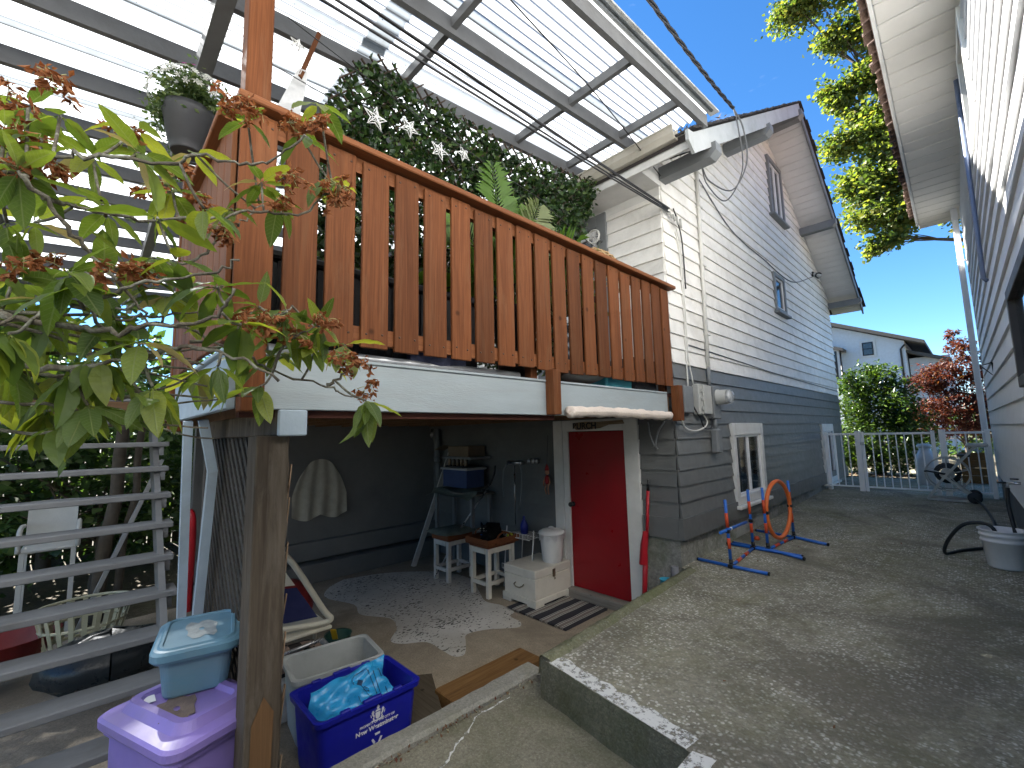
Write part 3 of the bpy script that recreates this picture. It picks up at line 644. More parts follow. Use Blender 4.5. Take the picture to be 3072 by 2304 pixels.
# ================================================================ PATIO COVER
m_beam = plain('grey_pergola_beam', (.145,.148,.150), .6, .14, 5, .25, 40, dirt=(.09,.085,.08), dirtamt=.5)
pg = thing('patio_cover', 'slanted patio cover of grey rafters and clear corrugated roofing over the deck', 'patio cover', (-1,-2.5,2.43))
def pz(y): return 5.20+.0856*(y+.4)
Y0, Y1 = -8.4, -.24  # Y0 end of the cover is lengthened to keep sun off the garden
for k in range(15):
    x = .65-.70*k
    b = MB().add([(x+dx,y,pz(y)+dz-(.0)) for dx in (-.022,.022) for (y,dz) in ((Y0,0),(Y1,0),(Y1,-.13),(Y0,-.13))], [(0,1,2,3),(7,6,5,4),(0,4,5,1),(1,5,6,2),(2,6,7,3),(3,7,4,0)])
    obj('rafter', b, m_beam, pg)
for y in (-.75,-1.58,-2.9,-4.17,-5.5,-6.9):
    w = .09 if y == -4.17 else .042; dz = -.132 if y == -4.17 else 0; h = .16 if y == -4.17 else .06
    if y == -4.17: obj('cross_beam', MB().box(-9.2,.64,y-w/2,y+w/2,pz(y)+dz-h,pz(y)+dz), m_beam, pg)
    else:
        for k in range(14):
            x1 = .65-.70*k-.023; x0 = .65-.70*(k+1)+.023; obj('purlin', MB().box(x0,x1,y-w/2,y+w/2,pz(y)-.085,pz(y)-.004), m_beam, pg)
obj('edge_strip', MB().add([(x,y,pz(y)+dz) for x in (.672,.76) for (y,dz) in ((Y0,.045),(Y1+.1,.045),(Y1+.1,.028),(Y0,.028))], [(0,1,2,3),(7,6,5,4),(0,4,5,1),(1,5,6,2),(2,6,7,3),(3,7,4,0)]), plain('clear_edge_flashing', (.45,.46,.45), .5, .25, 8, .2, 30, dirt=(.2,.2,.16), dirtamt=.7), pg)
for x,y in ((-8.9,-5.9),(-8.9,-.4)): obj('cover_post', MB().bbox(x-.05,x+.05,y-.05,y+.05,-.05,pz(y)-.13,.005), m_beam, pg)
def corrmat():
    m, nt, b, o = _nodes('corrugated_polycarbonate'); v = _coord(nt, (1,1,1)); vs_ = _coord(nt, (9,.35,1))
    grime = _ramp(nt, _noise(nt, v, 5, 9, .75, .4), [(.50, 0.0), (.72, .5)]); streak = _ramp(nt, _noise(nt, vs_, 2.2, 5, .6), [(.42, 0.0), (.8, .30)])
    spot = _ramp(nt, _noise(nt, v, 30, 3, .6), [(.70, 0.0), (.73, .9)])
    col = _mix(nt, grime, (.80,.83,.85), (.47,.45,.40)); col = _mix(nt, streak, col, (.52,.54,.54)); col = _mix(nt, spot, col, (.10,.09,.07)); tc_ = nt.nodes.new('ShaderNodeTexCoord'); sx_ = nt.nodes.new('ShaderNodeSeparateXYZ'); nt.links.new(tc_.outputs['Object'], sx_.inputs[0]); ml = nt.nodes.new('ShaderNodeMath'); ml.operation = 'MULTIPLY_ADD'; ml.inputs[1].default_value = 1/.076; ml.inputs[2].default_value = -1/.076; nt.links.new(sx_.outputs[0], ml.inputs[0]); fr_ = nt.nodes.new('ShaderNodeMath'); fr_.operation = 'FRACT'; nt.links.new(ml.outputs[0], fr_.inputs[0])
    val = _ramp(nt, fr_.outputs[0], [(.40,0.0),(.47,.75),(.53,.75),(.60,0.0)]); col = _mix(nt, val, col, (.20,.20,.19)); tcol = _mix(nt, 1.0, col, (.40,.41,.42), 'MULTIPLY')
    t = nt.nodes.new('ShaderNodeBsdfTranslucent'); nt.links.new(tcol, t.inputs['Color'])
    tr = nt.nodes.new('ShaderNodeBsdfTransparent'); nt.links.new(_mix(nt, 1.0, col, (1.05,1.07,1.12), 'MULTIPLY'), tr.inputs['Color'])
    gl = nt.nodes.new('ShaderNodeBsdfGlossy'); gl.inputs['Roughness'].default_value = .25; nt.links.new(col, gl.inputs['Color'])
    m1 = nt.nodes.new('ShaderNodeMixShader'); m1.inputs[0].default_value = .07; m2 = nt.nodes.new('ShaderNodeMixShader'); m2.inputs[0].default_value = .10
    nt.links.new(t.outputs[0], m1.inputs[1]); nt.links.new(tr.outputs[0], m1.inputs[2]); nt.links.new(m1.outputs[0], m2.inputs[1]); nt.links.new(gl.outputs[0], m2.inputs[2]); nt.links.new(m2.outputs[0], o.inputs[0]); return m
m_corr = corrmat(); CP = .076
def sheet(x0, x1, y0, y1, lift):
    n = int((x1-x0)/CP*6); q = MB(); P = []
    for yy in np.linspace(y0, y1, 5):
        P.append([(x0+(x1-x0)*i/n, yy, pz(yy)+.018+lift+.014*math.cos(2*math.pi*(x0+(x1-x0)*i/n)/CP)) for i in range(n+1)])
    return q.grid(P)
xs = [.74-.66*i for i in range(16)]
for k in range(15):
    obj('corrugated_sheet', sheet(xs[k+1]-.06, xs[k], -3.3, Y1, .001+.0042*(k%2)), m_corr, pg)
    obj('corrugated_sheet', sheet(xs[k+1]-.06, xs[k], -8.4, -3.12, .013+.0042*(k%2)), m_corr, pg)
# ================================================================ IVY SCREEN
m_ivy = leafmat('artificial_ivy_leaf', [(0,(.014,.034,.012)),(.55,(.030,.066,.020)),(.85,(.055,.105,.025)),(1,(.11,.16,.04))], .16, .38)
m_stick = wood('trellis_stick_wood', (.055,.040,.030), (.10,.075,.055), 'Z', 1, .8, .2, knots=False)
ivy = thing('ivy_screen', 'trellis screen covered in dark green artificial ivy hanging above the railing', 'ivy screen', (-.57,-2,3.4))
IY0, IY1, IZ0 = -3.62, -.42, 3.15
def itop(y): return float(np.interp(y, [-3.62,-3.45,-3.25,-1.9,-.9,-.42], [4.15,4.62,4.84,4.74,4.86,5.02]))
def ilow(y): return float(np.interp(y, [-3.62,-1.3,-.9,-.42], [2.6,2.6,4.0,4.88]))
sp = .118
for sgn in (1,-1):
    c = IY0-2.4 if sgn == 1 else IY0
    while c < IY1+2.4:
        # stick: y = c + sgn*(z-IZ0)
        pts = []
        for z in np.linspace(2.6, 5.15, 90):
            y = c+sgn*(z-2.6)*.95
            if IY0+.03 < y < IY1 and ilow(y) < z < itop(y)+.055*rnd.uniform(.6,1.2): pts.append((y,z))
        if len(pts) > 4:
            (ya,za),(yb,zb) = pts[0],pts[-1]; x = -.57+.006*sgn
            obj('trellis_stick', MB().beam((x,ya,za),(x,yb,zb),.009,.014,(1,0,0)), m_stick, ivy)
        c += sp
g_ = np.random.default_rng(5); pts = []
while len(pts) < 19000:
    y = g_.uniform(IY0,IY1); z = g_.uniform(2.6,5.0)
    if z > itop(y)-.02-.05*g_.random() or z < ilow(y): continue
    hole = math.sin(y*9.1+z*3)*math.sin(z*11.3-y*4)+.6*math.sin(y*23+z*17)
    if hole > .75 and g_.random() < .8: continue
    pts.append((-.57+g_.normal()*.035, y, z))
obj('ivy_leaves', leaves_mesh('ivy_leaves', pts, .056, .72, 3, .1, .3), m_ivy, ivy, kind='stuff', local=True).location = -BASE[ivy]
# stars garland
m_star = plain('white_star_metal', (.82,.82,.80), .4, .04, rv=.02)
gar = thing('star_garland', 'string of white openwork star lanterns strung in front of the ivy', 'garland', (-.47,-3,4.3))
obj('wire', MB().tube(catenary((-.47,-3.86,4.66),(-.40,-1.6,4.25),.04)+catenary((-.40,-1.6,4.25),(-.35,-.62,3.95),.03)[1:], .004, 5), m_blk, gar)
def star(c, r, rot):
    q = MB(); n = 10; ring = [( (r if i % 2 == 0 else r*.42)*math.sin(math.pi*i/5+rot), (r if i % 2 == 0 else r*.42)*math.cos(math.pi*i/5+rot)) for i in range(n)]
    q.tube([(c[0],c[1]+a,c[2]+b) for a,b in ring], .0045, 5, closed=True); q.tube([(c[0]+.01,c[1]+.62*a,c[2]+.62*b) for a,b in ring], .0035, 4, closed=True)
    for i in range(10): a,b = ring[i]; q.tube([(c[0]+.022,c[1],c[2]),(c[0],c[1]+a,c[2]+b)], .0035, 4)
    return q
for (y,z,r,ro) in ((-3.27,4.27,.090,.1),(-3.0,4.33,.080,.5),(-2.73,4.27,.082,.25),(-2.49,4.35,.070,.8),(-3.80,4.50,.045,.3)): obj('star', star((-.46,y,z),r,ro), m_star, gar)
# wind spinner / white fabric on a wood rod, hanging from a rafter
wr = thing('wind_banner', 'thin wooden rod with a white plastic strip hanging from the patio cover', 'banner', (-.60,-3.72,4.2))
obj('rod', MB().beam((-.60,-3.62,4.80),(-.60,-3.735,4.40),.02,.028), m_cedar, wr)
P = [[(-.60+.015*math.sin(i*1.3+j), -3.715-.010*i+(.022+.003*i)*(j-1.5), 4.46-.042*i) for j in range(4)] for i in range(9)]
obj('strip', MB().grid(P), leafmat('thin_white_plastic', [(0,(.75,.75,.74)),(1,(.8,.8,.8))], .4, .3, False, tint=(1,1,1)), wr)
# ================================================================ UNDER THE DECK
m_wpaint = plain('worn_white_paint', (.62,.60,.55), .55, .10, 9, .3, 40, dirt=(.36,.32,.26), dirtamt=.55, rv=.05)
m_wpaint2 = plain('cream_paint', (.66,.63,.55), .5, .07, 6, .2, 40, dirt=(.46,.42,.34), dirtamt=.4)
m_tray = wood('tray_wood', (.16,.055,.025), (.28,.11,.05), 'X', .8, .5, .1)
def stool(lbl, cx, cy, wx, wy, h, rz, mat):
    t = thing('stool', lbl, 'stool', (cx,cy,0), rz, 'white wooden stools'); a, b, L_ = wx/2, wy/2, .055
    for sx in (-1,1):
        for sy in (-1,1): obj('leg', MB().bbox(sx*a-(L_ if sx > 0 else 0), sx*a+(0 if sx > 0 else L_), sy*b-(L_ if sy > 0 else 0), sy*b+(0 if sy > 0 else L_), 0, h, .004), mat, t, local=True)
    for sy in (-1,1):
        y0 = sy*b-(.045 if sy > 0 else .01); obj('apron', MB().box(-a+L_,a-L_,y0,y0+.035 if sy < 0 else y0+.035,h-.065,h-.002), mat, t, local=True)
        obj('stretcher', MB().box(-a+L_,a-L_,y0,y0+.03,.15,.195), mat, t, local=True)
    for sx in (-1,1):
        x0 = sx*a-(.045 if sx > 0 else -.01); obj('apron', MB().box(x0,x0+.035,-b+L_,b-L_,h-.065,h-.002), mat, t, local=True)
        obj('stretcher', MB().box(x0,x0+.03,-b+L_,b-L_,.15,.195), mat, t, local=True)
    return t
s1 = stool('scuffed white wooden stool under a green cushion', -3.14, -.66, .36, .46, .56, 0, m_wpaint)
obj('seat', MB().bbox(-.20,.20,-.25,.25,.562,.66,.008), m_tray, s1, local=True)
s2 = stool('cream wooden stool with the black cat on it', -2.29, -.66, .36, .46, .60, 0, m_wpaint2)
obj('seat', MB().bbox(-.19,.19,-.24,.24,.602,.63,.006), m_tray, s2, local=True)
def cushion(name, cx, cy, z, rx, ry, h, mat, lbl, wav=.02):
    P = []
    for i in range(15):
        r = []
        for j in range(15):
            u, v = i/7-1, j/7-1; e = max(abs(u),abs(v)); zz = z+h*(1-e**3)*.9+.004+wav*math.sin(3*u+1)*math.cos(2*v)*e-(.012 if e > .99 else 0)
            k = 1-.06*(abs(u*v)); r.append((cx+u*rx*k, cy+v*ry*k, zz))
        P.append(r)
    q = MB().grid(P); q.grid([[(x,y,min(zz, z+.006 + wav*.0)) if 0 else (x,y,zz-h*.9*(1-max(abs(i/7-1),abs(j/7-1))**3)-.002) for j,(x,y,zz) in enumerate(row)] for i,row in enumerate(P)])
    return obj(name, q, mat, None, lbl, 'cushion', loc=(cx,cy,z))
m_gcush = plain('faded_green_cloth', (.17,.185,.15), .95, .25, 12, .5, 120)
cushion('seat_cushion', -3.16, -.68, .662, .27, .30, .05, m_gcush, 'faded green cushion lying on the scuffed white stool', .012)
# tray with the cat
tr = thing('serving_tray', 'small wooden tray with arched handles on the cream stool', 'tray', (-2.29,-.66,.63))
obj('base', MB().bbox(-2.52,-2.06,-.93,-.39,.632,.645,.003), m_tray, tr)
for (a,b,c,d) in ((-2.52,-2.505,-.93,-.39),(-2.075,-2.06,-.93,-.39),(-2.504,-2.076,-.93,-.915),(-2.504,-2.076,-.405,-.39)): obj('side', MB().box(a,b,c,d,.646,.715), m_tray, tr)
for x in (-2.51,-2.065): obj('handle', MB().tube([(x,-.66+.11*math.cos(t),.712+.065*math.sin(t)) for t in np.linspace(0,math.pi,13)], .011, 8), m_tray, tr)
# black cat, loafing, one skinned body
def cat(loc, rz):
    t = thing('cat', 'black cat loafing on the tray and looking out with pale eyes', 'cat', loc, rz)
    bm = bmesh.new(); 
    J = [((-.17,0,.10),.085),((-.06,0,.115),.098),((.05,0,.11),.092),((.12,0,.140),.062),((.165,0,.182),.064),((.205,0,.184),.052),((.235,0,.172),.026),   # hips, belly, chest, neck, head, muzzle
         ((.10,.055,.04),.035),((.20,.045,.022),.024),((.10,-.055,.04),.035),((.20,-.045,.022),.024),
         ((-.16,.075,.06),.055),((-.06,.10,.025),.026),((-.16,-.075,.06),.055),((-.06,-.10,.025),.026),
         ((-.25,.02,.05),.028),((-.24,.10,.025),.022),((-.14,.145,.02),.019),((-.02,.15,.018),.014)]
    E_ = [(0,1),(1,2),(2,3),(3,4),(4,5),(5,6),(2,7),(7,8),(2,9),(9,10),(0,11),(11,12),(0,13),(13,14),(0,15),(15,16),(16,17),(17,18)]
    me = bpy.data.meshes.new('cat_body'); me.from_pydata([j[0] for j in J], E_, []); o = bpy.data.objects.new('body', me); COL.objects.link(o)
    md = o.modifiers.new('s','SKIN'); md.use_smooth_shade = True; o.modifiers.new('u','SUBSURF').levels = 2; rm_ = o.modifiers.new('r','REMESH'); rm_.mode = 'VOXEL'; rm_.voxel_size = .008; sm_ = o.modifiers.new('m','SMOOTH'); sm_.factor = .5; sm_.iterations = 14
    for i, j in enumerate(J): me.skin_vertices[0].data[i].radius = (j[1], j[1])
    me.skin_vertices[0].data[1].use_root = True
    dg = bpy.context.evaluated_depsgraph_get(); dg.update(); em = bpy.data.meshes.new_from_object(o.evaluated_get(dg)); bpy.data.objects.remove(o)
    # ears and cheeks grow out of the same mesh
    bm.from_mesh(em)
    for s_ in (-1,1):
        a = [bm.verts.new(p) for p in ((.165,s_*.012,.225),(.160,s_*.056,.205),(.198,s_*.034,.220),(.172,s_*.046,.272))]
        for q in ((0,1,3),(1,2,3),(2,0,3)): bm.faces.new([a[i] for i in q])
    bm.to_mesh(em); bm.free(); em.materials.clear(); em.materials.append(plain('black_fur', (.010,.010,.011), .85, .3, 20, .6, 220, spec=.2)); em.polygons.foreach_set('use_smooth', [True]*len(em.polygons))
    body = obj('body', em, None, t, local=True)
    for s_ in (-1,1):
        obj('eye', MB().lathe([(0,-.009),(.007,-.005),(.009,0),(.007,.005),(0,.009)],(.240,s_*.022,.196),10), plain('cat_eye', (.55,.58,.45), .15, .05, spec=.8), t, local=True)
        for k in (-1,0,1): obj('whisker', MB().tube([(.248,s_*.014,.170+.004*k),(.258,s_*.075,.168+.012*k)], .0006, 3), m_vinyl, t, local=True)
    obj('nose', MB().lathe([(0,-.006),(.006,0),(0,.006)],(.256,0,.178),8), plain('cat_nose', (.05,.03,.03), .4, .1), t, local=True)
    obj('collar_tag', MB().lathe([(0,-.002),(.016,-.002),(.016,.002),(0,.002)],(.150,-.05,.10),12), plain('blue_tag', (.02,.18,.55), .4, .05), t, local=True)
    return t
cat((-2.33,-.68,.646), R(-62))
obj('toy_ball', MB().lathe([(.045*math.sin(math.pi*i/8), -.045*math.cos(math.pi*i/8)) for i in range(9)],(-2.12,-.50,.70),14), plain('tennis_yellow', (.55,.55,.06), .9, .15, 40, .5), None, 'yellow ball on the tray beside the black cat', 'ball', loc=(-2.12,-.5,.65))
# painted trunk and small bin
ch = thing('blanket_chest', 'white painted wooden chest with a hasp beside the red door', 'chest', (-1.74,-.40,0))
obj('body', MB().bbox(-2.0,-1.47,-.72,-.07,.06,.325,.006), m_wpaint2, ch)
lid = obj('lid', MB().bbox(-2.005,-1.465,-.725,-.065,.329,.425,.008), m_wpaint2, ch)
for (x0,x1,y0,y1) in ((-2.02,-1.45,-.74,-.70),(-2.02,-1.45,-.09,-.05),(-2.02,-1.98,-.70,-.09),(-1.49,-1.45,-.70,-.09)):
    obj('plinth', MB().bbox(x0,x1,y0,y1,.035,.095,.004), m_wpaint2, ch)
for (x,y) in ((-2.02,-.74),(-1.60,-.74),(-2.02,-.20),(-1.60,-.20)): obj('foot', MB().bbox(x,x+.15,y,y+.15,.0,.034,.004), m_wpaint2, ch)
obj('hasp', MB().bbox(-1.464,-1.455,-.42,-.37,.30,.39,.003).tube([(-1.452,-.395,.30),(-1.44,-.395,.285),(-1.452,-.395,.272)],.005,6), plain('old_brass', (.30,.26,.18), .4, .2, metal=.8), ch)
obj('handle', MB().tube([(-1.80,-.722,.24),(-1.80,-.75,.225),(-1.76,-.757,.205),(-1.70,-.757,.205),(-1.66,-.75,.225),(-1.66,-.722,.24)],.008,6), plain('old_brass', (.3,.26,.18)), ch)
bn = thing('small_bin', 'small white ribbed bin with a lid standing on the white chest', 'bin', (-1.60,-.26,.425)); c = (-1.60,-.26,.427)
P = []; m_wmet = plain('white_ribbed_metal', (.68,.68,.67), .35, .06, 6, .1, dirt=(.45,.45,.43), dirtamt=.35)
for i,(r,z) in enumerate(((.112,0),(.118,.01),(.128,.10),(.140,.25),(.150,.33),(.153,.34))):
    P.append([(c[0]+(r+(.0045*(1 if k % 2 else -1) if 0 < i < 4 else 0))*math.cos(2*math.pi*k/56), c[1]+(r+(.0045*(1 if k % 2 else -1) if 0 < i < 4 else 0))*math.sin(2*math.pi*k/56), c[2]+z) for k in range(57)])
obj('can', MB().grid(P), m_wmet, bn)
obj('lid', MB().lathe([(.162,.335),(.168,.345),(.164,.365),(.13,.385),(.06,.395),(.0,.397)],c,40).lathe([(.162,.335),(.0,.336)],c,40,cap=False), m_wmet, bn)
obj('lid_handle', MB().tube([(c[0]+.05*math.cos(t),c[1],c[2]+.392+.03*math.sin(t)) for t in np.linspace(0,math.pi,9)], .008, 6), m_wmet, bn)
P = [[(c[0]+(.160+.006*math.sin(k*1.7))*math.cos(2*math.pi*k/40), c[1]+(.160+.006*math.sin(k*1.7))*math.sin(2*math.pi*k/40), c[2]+.333-(.02+.05*abs(math.sin(k*.9)+.4*math.sin(k*2.3)))*i/3) for k in range(41)] for i in range(4)]
obj('bin_liner', MB().grid(P), leafmat('bin_liner_film', [(0,(.62,.62,.62)),(1,(.7,.7,.7))], .35, .3, False, tint=(1,1,1)), bn)
# mats
def rugmat():
    m, nt, b, o = _nodes('striped_rug_weave'); tc = nt.nodes.new('ShaderNodeTexCoord'); sp_ = nt.nodes.new('ShaderNodeSeparateXYZ'); nt.links.new(tc.outputs['Object'], sp_.inputs[0])
    def per(out, k): 
        mu = nt.nodes.new('ShaderNodeMath'); mu.operation = 'MULTIPLY'; mu.inputs[1].default_value = k; nt.links.new(out, mu.inputs[0]); fr = nt.nodes.new('ShaderNodeMath'); fr.operation = 'FRACT'; nt.links.new(mu.outputs[0], fr.inputs[0]); return fr.outputs[0]
    band = _ramp(nt, per(sp_.outputs[0], 4.6), [(0,(.025,.025,.035)),(.30,(.62,.60,.54)),(.345,(.03,.03,.04)),(.40,(.62,.60,.54)),(.46,(.25,.22,.19)),(.66,(.62,.60,.54)),(.70,(.03,.03,.04)),(.75,(.62,.60,.54)),(.80,(.03,.03,.04))])
    for e in band.node.color_ramp.elements: pass
    band.node.color_ramp.interpolation = 'CONSTANT'
    w = _ramp(nt, per(sp_.outputs[1], 70), [(.35,1.0),(.65,.45)]); col = _mix(nt, 1.0, band, w, 'MULTIPLY'); nt.links.new(col, b.inputs['Base Color']); b.inputs['Roughness'].default_value = .95; _bump(nt, b, w, .5, .004); return m
def mat_mesh(x0,x1,y0,y1,z):
    P = [[(x0+(x1-x0)*i/24+rnd.uniform(-.002,.002), y0+(y1-y0)*j/24, z+.003*math.sin(i*.7)*math.sin(j*.5)) for j in range(25)] for i in range(25)]; q = MB().grid(P); q.grid([[(x,y,.002) for x,y,_ in r] for r in P]); 
    return q
obj('door_mat', mat_mesh(-1.76,-.86,-.92,-.16,.014), rugmat(), None, 'black and white striped woven mat in front of the red door', 'mat', loc=(-1.3,-.5,0))
out = [(-4.25,-1.8),(-4.05,-2.1),(-3.7,-2.27),(-3.2,-2.12),(-2.85,-2.20),(-2.5,-2.02),(-2.2,-2.10),(-2.0,-2.28),(-1.85,-2.24),(-1.7,-2.05),(-1.45,-2.04),(-1.27,-2.03),(-1.24,-1.93),(-1.42,-1.78),(-1.55,-1.66),(-1.48,-1.45),(-1.36,-1.30),(-1.28,-1.18),(-1.36,-1.08),(-1.55,-1.05),(-1.62,-.93),(-1.85,-.90),(-2.1,-.95),(-2.4,-.80),(-2.9,-.55),(-3.4,-.60),(-3.8,-.9),(-4.1,-1.3)]
o2 = [tuple(p)[:2] for p in spline([(x,y,0) for x,y in out+[out[0]]], 5)][:-1]
cx_, cy_ = -2.7, -1.5; P = []
for k in range(13):
    u = k/12; P.append([(cx_+(x-cx_)*u, cy_+(y-cy_)*u, (.008+.006*math.sin(x*9+u*7)*math.sin(y*8)*u if k < 12 else .003)) for x,y in o2+[o2[0]]])
def hidemat():
    m, nt, b, o = _nodes('speckled_hide'); v = _coord(nt, (1,1,1), False); col = _ramp(nt, _noise(nt, v, 1.6, 6, .6), [(.3,(.44,.42,.37)),(.7,(.62,.60,.56))])
    sp_ = _noise(nt, _coord(nt, (1,.6,1), False), 42, 2, .5); dens = _noise(nt, v, 1.9, 3, .5); mu = nt.nodes.new('ShaderNodeMath'); mu.operation = 'ADD'; nt.links.new(sp_, mu.inputs[0]); m3 = nt.nodes.new('ShaderNodeMath'); m3.operation = 'MULTIPLY'; m3.inputs[1].default_value = .38; nt.links.new(dens, m3.inputs[0]); nt.links.new(m3.outputs[0], mu.inputs[1])
    col = _mix(nt, _ramp(nt, mu.outputs[0], [(.80,0.0),(.83,.92)]), col, (.025,.023,.020)); col = _mix(nt, _ramp(nt, _noise(nt, v, 1.1, 5), [(.5,0.0),(.72,.45)]), col, (.33,.30,.25))
    nt.links.new(col, b.inputs['Base Color']); b.inputs['Roughness'].default_value = .9; _bump(nt, b, _noise(nt, v, 120, 3), .3, .004); return m
obj('hide_rug', MB().grid(P), hidemat(), None, 'pale cow-hide rug with small dark specks on the concrete floor', 'rug', loc=(-2.7,-1.5,0))
m_timb = wood('orange_timber', (.15,.075,.025), (.30,.17,.07), 'Y', .9, .7, .08, worn=(.10,.055,.025), wornamt=.6)
obj('step_timber', MB().bbox(-.80,-.53,-2.56,-1.64,.0,.105,.008), m_timb, None, 'thick orange-brown timber lying on the floor beside the curb', 'timber', loc=(-.66,-2.1,0))
obj('step_timber', MB().prism([(-.62,-2.95,.0),(-.50,-2.68,.0),(-1.05,-2.42,.0),(-1.18,-2.60,.0)], (0,0,.075)), wood('damp_timber', (.075,.06,.042), (.15,.125,.09), 'X', .8, .75), None, 'short dark timber offcut behind the blue bin', 'timber', loc=(-.8,-2.7,0))
obj('floor_plank', MB().bbox(-1.20,-.25,-3.80,-3.72,.0,.13,.006), wood('damp_timber', (.075,.06,.042), (.15,.125,.09)), None, 'weathered plank on edge beside the blue bin', 'plank', loc=(-.7,-3.76,0))
# things along the back wall
obj('leaning_board', MB().beam((-4.05,-.78,.0),(-4.02,-.06,1.78),.085,.022,(1,0,0)), m_wpaint, None, 'long white board leaning in the dark corner', 'board', loc=(-4.05,-.5,0))
shf = thing('wall_table', 'small high table against the dark wall carrying a blue box', 'table', (-3.45,-.30,0))
obj('top', MB().bbox(-3.90,-2.90,-.50,-.06,1.14,1.165,.005), m_gwood, shf)
for (x,y) in ((-3.86,-.46),(-2.96,-.46),(-3.86,-.12),(-2.96,-.12)): obj('leg', MB().box(x-.025,x+.025,y-.025,y+.025,0,1.139), m_trimg, shf)
P = [[(-3.98+1.12*i/16, -.62+.56*j/12, 1.185+.03*math.sin(i*.5)*math.sin(j*.4+.5)-(.06*abs(i/8-1)**3 if j < 4 else 0)-.05*((6-j)/6 if j < 3 else 0)) for j in range(13)] for i in range(17)]
obj('table_cloth', MB().grid(P), m_gcush, None, 'crumpled grey-green cloth draped over the high table', 'cloth', loc=(-3.45,-.3,1.17))
bb = thing('storage_box', 'blue plastic storage box with a pale lid on the high table', 'storage box', (-3.37,-.30,1.2))
obj('body', MB().prism([(-3.66,-.48,1.24),(-3.06,-.48,1.24),(-3.06,-.14,1.24),(-3.66,-.14,1.24)],(0,0,.26)), plain('dull_blue_plastic', (.045,.07,.16), .5, .1), bb)
obj('lid', MB().bbox(-3.70,-3.02,-.51,-.11,1.502,1.535,.008), plain('pale_lid', (.36,.37,.38), .5, .1), bb)
jb = thing('jar_tray', 'shallow tray of small jars on top of the blue storage box', 'tray', (-3.36,-.30,1.54))
obj('tray', MB().box(-3.62,-3.10,-.47,-.15,1.537,1.56), m_dark, jb)
for k in range(7): obj('jar', MB().lathe([(.028,0),(.030,.08),(.022,.10),(.024,.125),(0,.127)],(-3.57+.07*k,-.42+.03*(k%3),1.561),10), plain('amber_jar', (.16,.12,.08), .3, .3, rv=.4), jb)
cb2 = thing('cardboard_box', 'flattened cardboard boxes stacked high in the dark corner', 'box', (-3.35,-.2,1.7))
obj('carton', MB().bbox(-3.64,-3.12,-.40,-.06,1.70,1.86,.006), plain('cardboard_dim', (.16,.12,.08), .9, .15), cb2); obj('flap', MB().beam((-3.64,-.41,1.87),(-3.80,-.46,1.80),.01,.2,(0,1,0)), plain('cardboard_dim', (.16,.12,.08)), cb2); obj('shelf', MB().box(-3.75,-3.0,-.45,-.05,1.665,1.695), m_trimg, cb2)
br = thing('pipe', 'grey drain pipe running down the dark basement corner', 'pipe', (-4.35,-.12,0)); obj('upper', MB().tube([(-4.35,-.12,2.15),(-4.35,-.12,1.62)], .05, 12), m_trimg, br); obj('lower', MB().tube([(-4.35,-.12,1.60),(-4.33,-.12,1.25)], .042, 12), m_trimg, br); obj('collar', MB().tube([(-4.35,-.12,1.66),(-4.35,-.12,1.58)], .058, 12), m_trimg, br)
lb = thing('light_bulb', 'bare bulb fixed under the deck joists', 'bulb', (-3.95,-.5,2.1)); obj('globe', MB().lathe([(.012,.03),(.03,0),(.034,-.03),(.02,-.055),(0,-.062)],(-3.95,-.5,2.06),14), glass('bulb_glass', (.6,.6,.58), .4), lb); obj('socket', MB().lathe([(.02,.03),(.02,.09)],(-3.95,-.5,2.06),12), m_dark, lb)
m_chrome = plain('dull_chrome', (.45,.45,.46), .3, .1, metal=.9)
ck = thing('walking_crutch', 'metal crutch leaning against the dark wall', 'crutch', (-2.95,-.4,0))
obj('pole', MB().tube([(-3.02,-.62,.70),(-2.86,-.2,1.28)], .012, 8), m_chrome, ck); obj('cuff', MB().tube(spline([(-2.86,-.2,1.28),(-2.83,-.14,1.42),(-2.84,-.1,1.56)],5), .016, 8), m_blkp, ck); obj('grip', MB().tube([(-2.90,-.27,1.20),(-2.83,-.36,1.23)], .017, 8), m_blkp, ck); obj('foot_section', MB().tube([(-3.02,-.62,.70),(-3.20,-.95,.05)], .010, 8), m_chrome, ck)
sr = thing('shower_mixer', 'chrome tap with hanging hoses on the dark wall', 'tap', (-2.35,-.05,1.5))
obj('body', MB().tube([(-2.55,-.10,1.62),(-2.25,-.10,1.62)], .028, 10), m_chrome, sr)
for x in (-2.10,-2.02,-1.95): obj('valve', MB().lathe([(.03,0),(.03,.05),(.012,.07)],(x,-.12,1.62),10), m_chrome, sr)
obj('hose', MB().tube(spline([(-2.56,-.11,1.6),(-2.62,-.13,1.5),(-2.64,-.13,1.3),(-2.64,-.12,1.12)],5), .011, 6), m_trimg, sr)
obj('hose', MB().tube(spline([(-2.30,-.11,1.6),(-2.24,-.14,1.48),(-2.25,-.14,1.25),(-2.31,-.13,.98)],5), .011, 6), m_trimg, sr)
obj('stem', MB().tube([(-2.42,-.10,1.60),(-2.42,-.11,.75)], .010, 6), m_chrome, sr)
pup = thing('puppet', 'small carved figure hanging by strings beside the door casing', 'ornament', (-1.79,-.10,1.35)); m_pup = plain('puppet_wood', (.42,.20,.12), .6, .3, 20)
obj('string', MB().tube([(-1.79,-.10,1.60),(-1.79,-.06,2.0)], .003, 4), m_blk, pup); obj('head', MB().lathe([(0,0),(.028,.02),(.03,.045),(.018,.07),(0,.085)],(-1.79,-.10,1.47),12), m_pup, pup); obj('hat', MB().lathe([(.032,0),(.02,.05),(0,.09)],(-1.79,-.10,1.535),12), plain('puppet_red', (.35,.03,.03), .7, .2), pup)
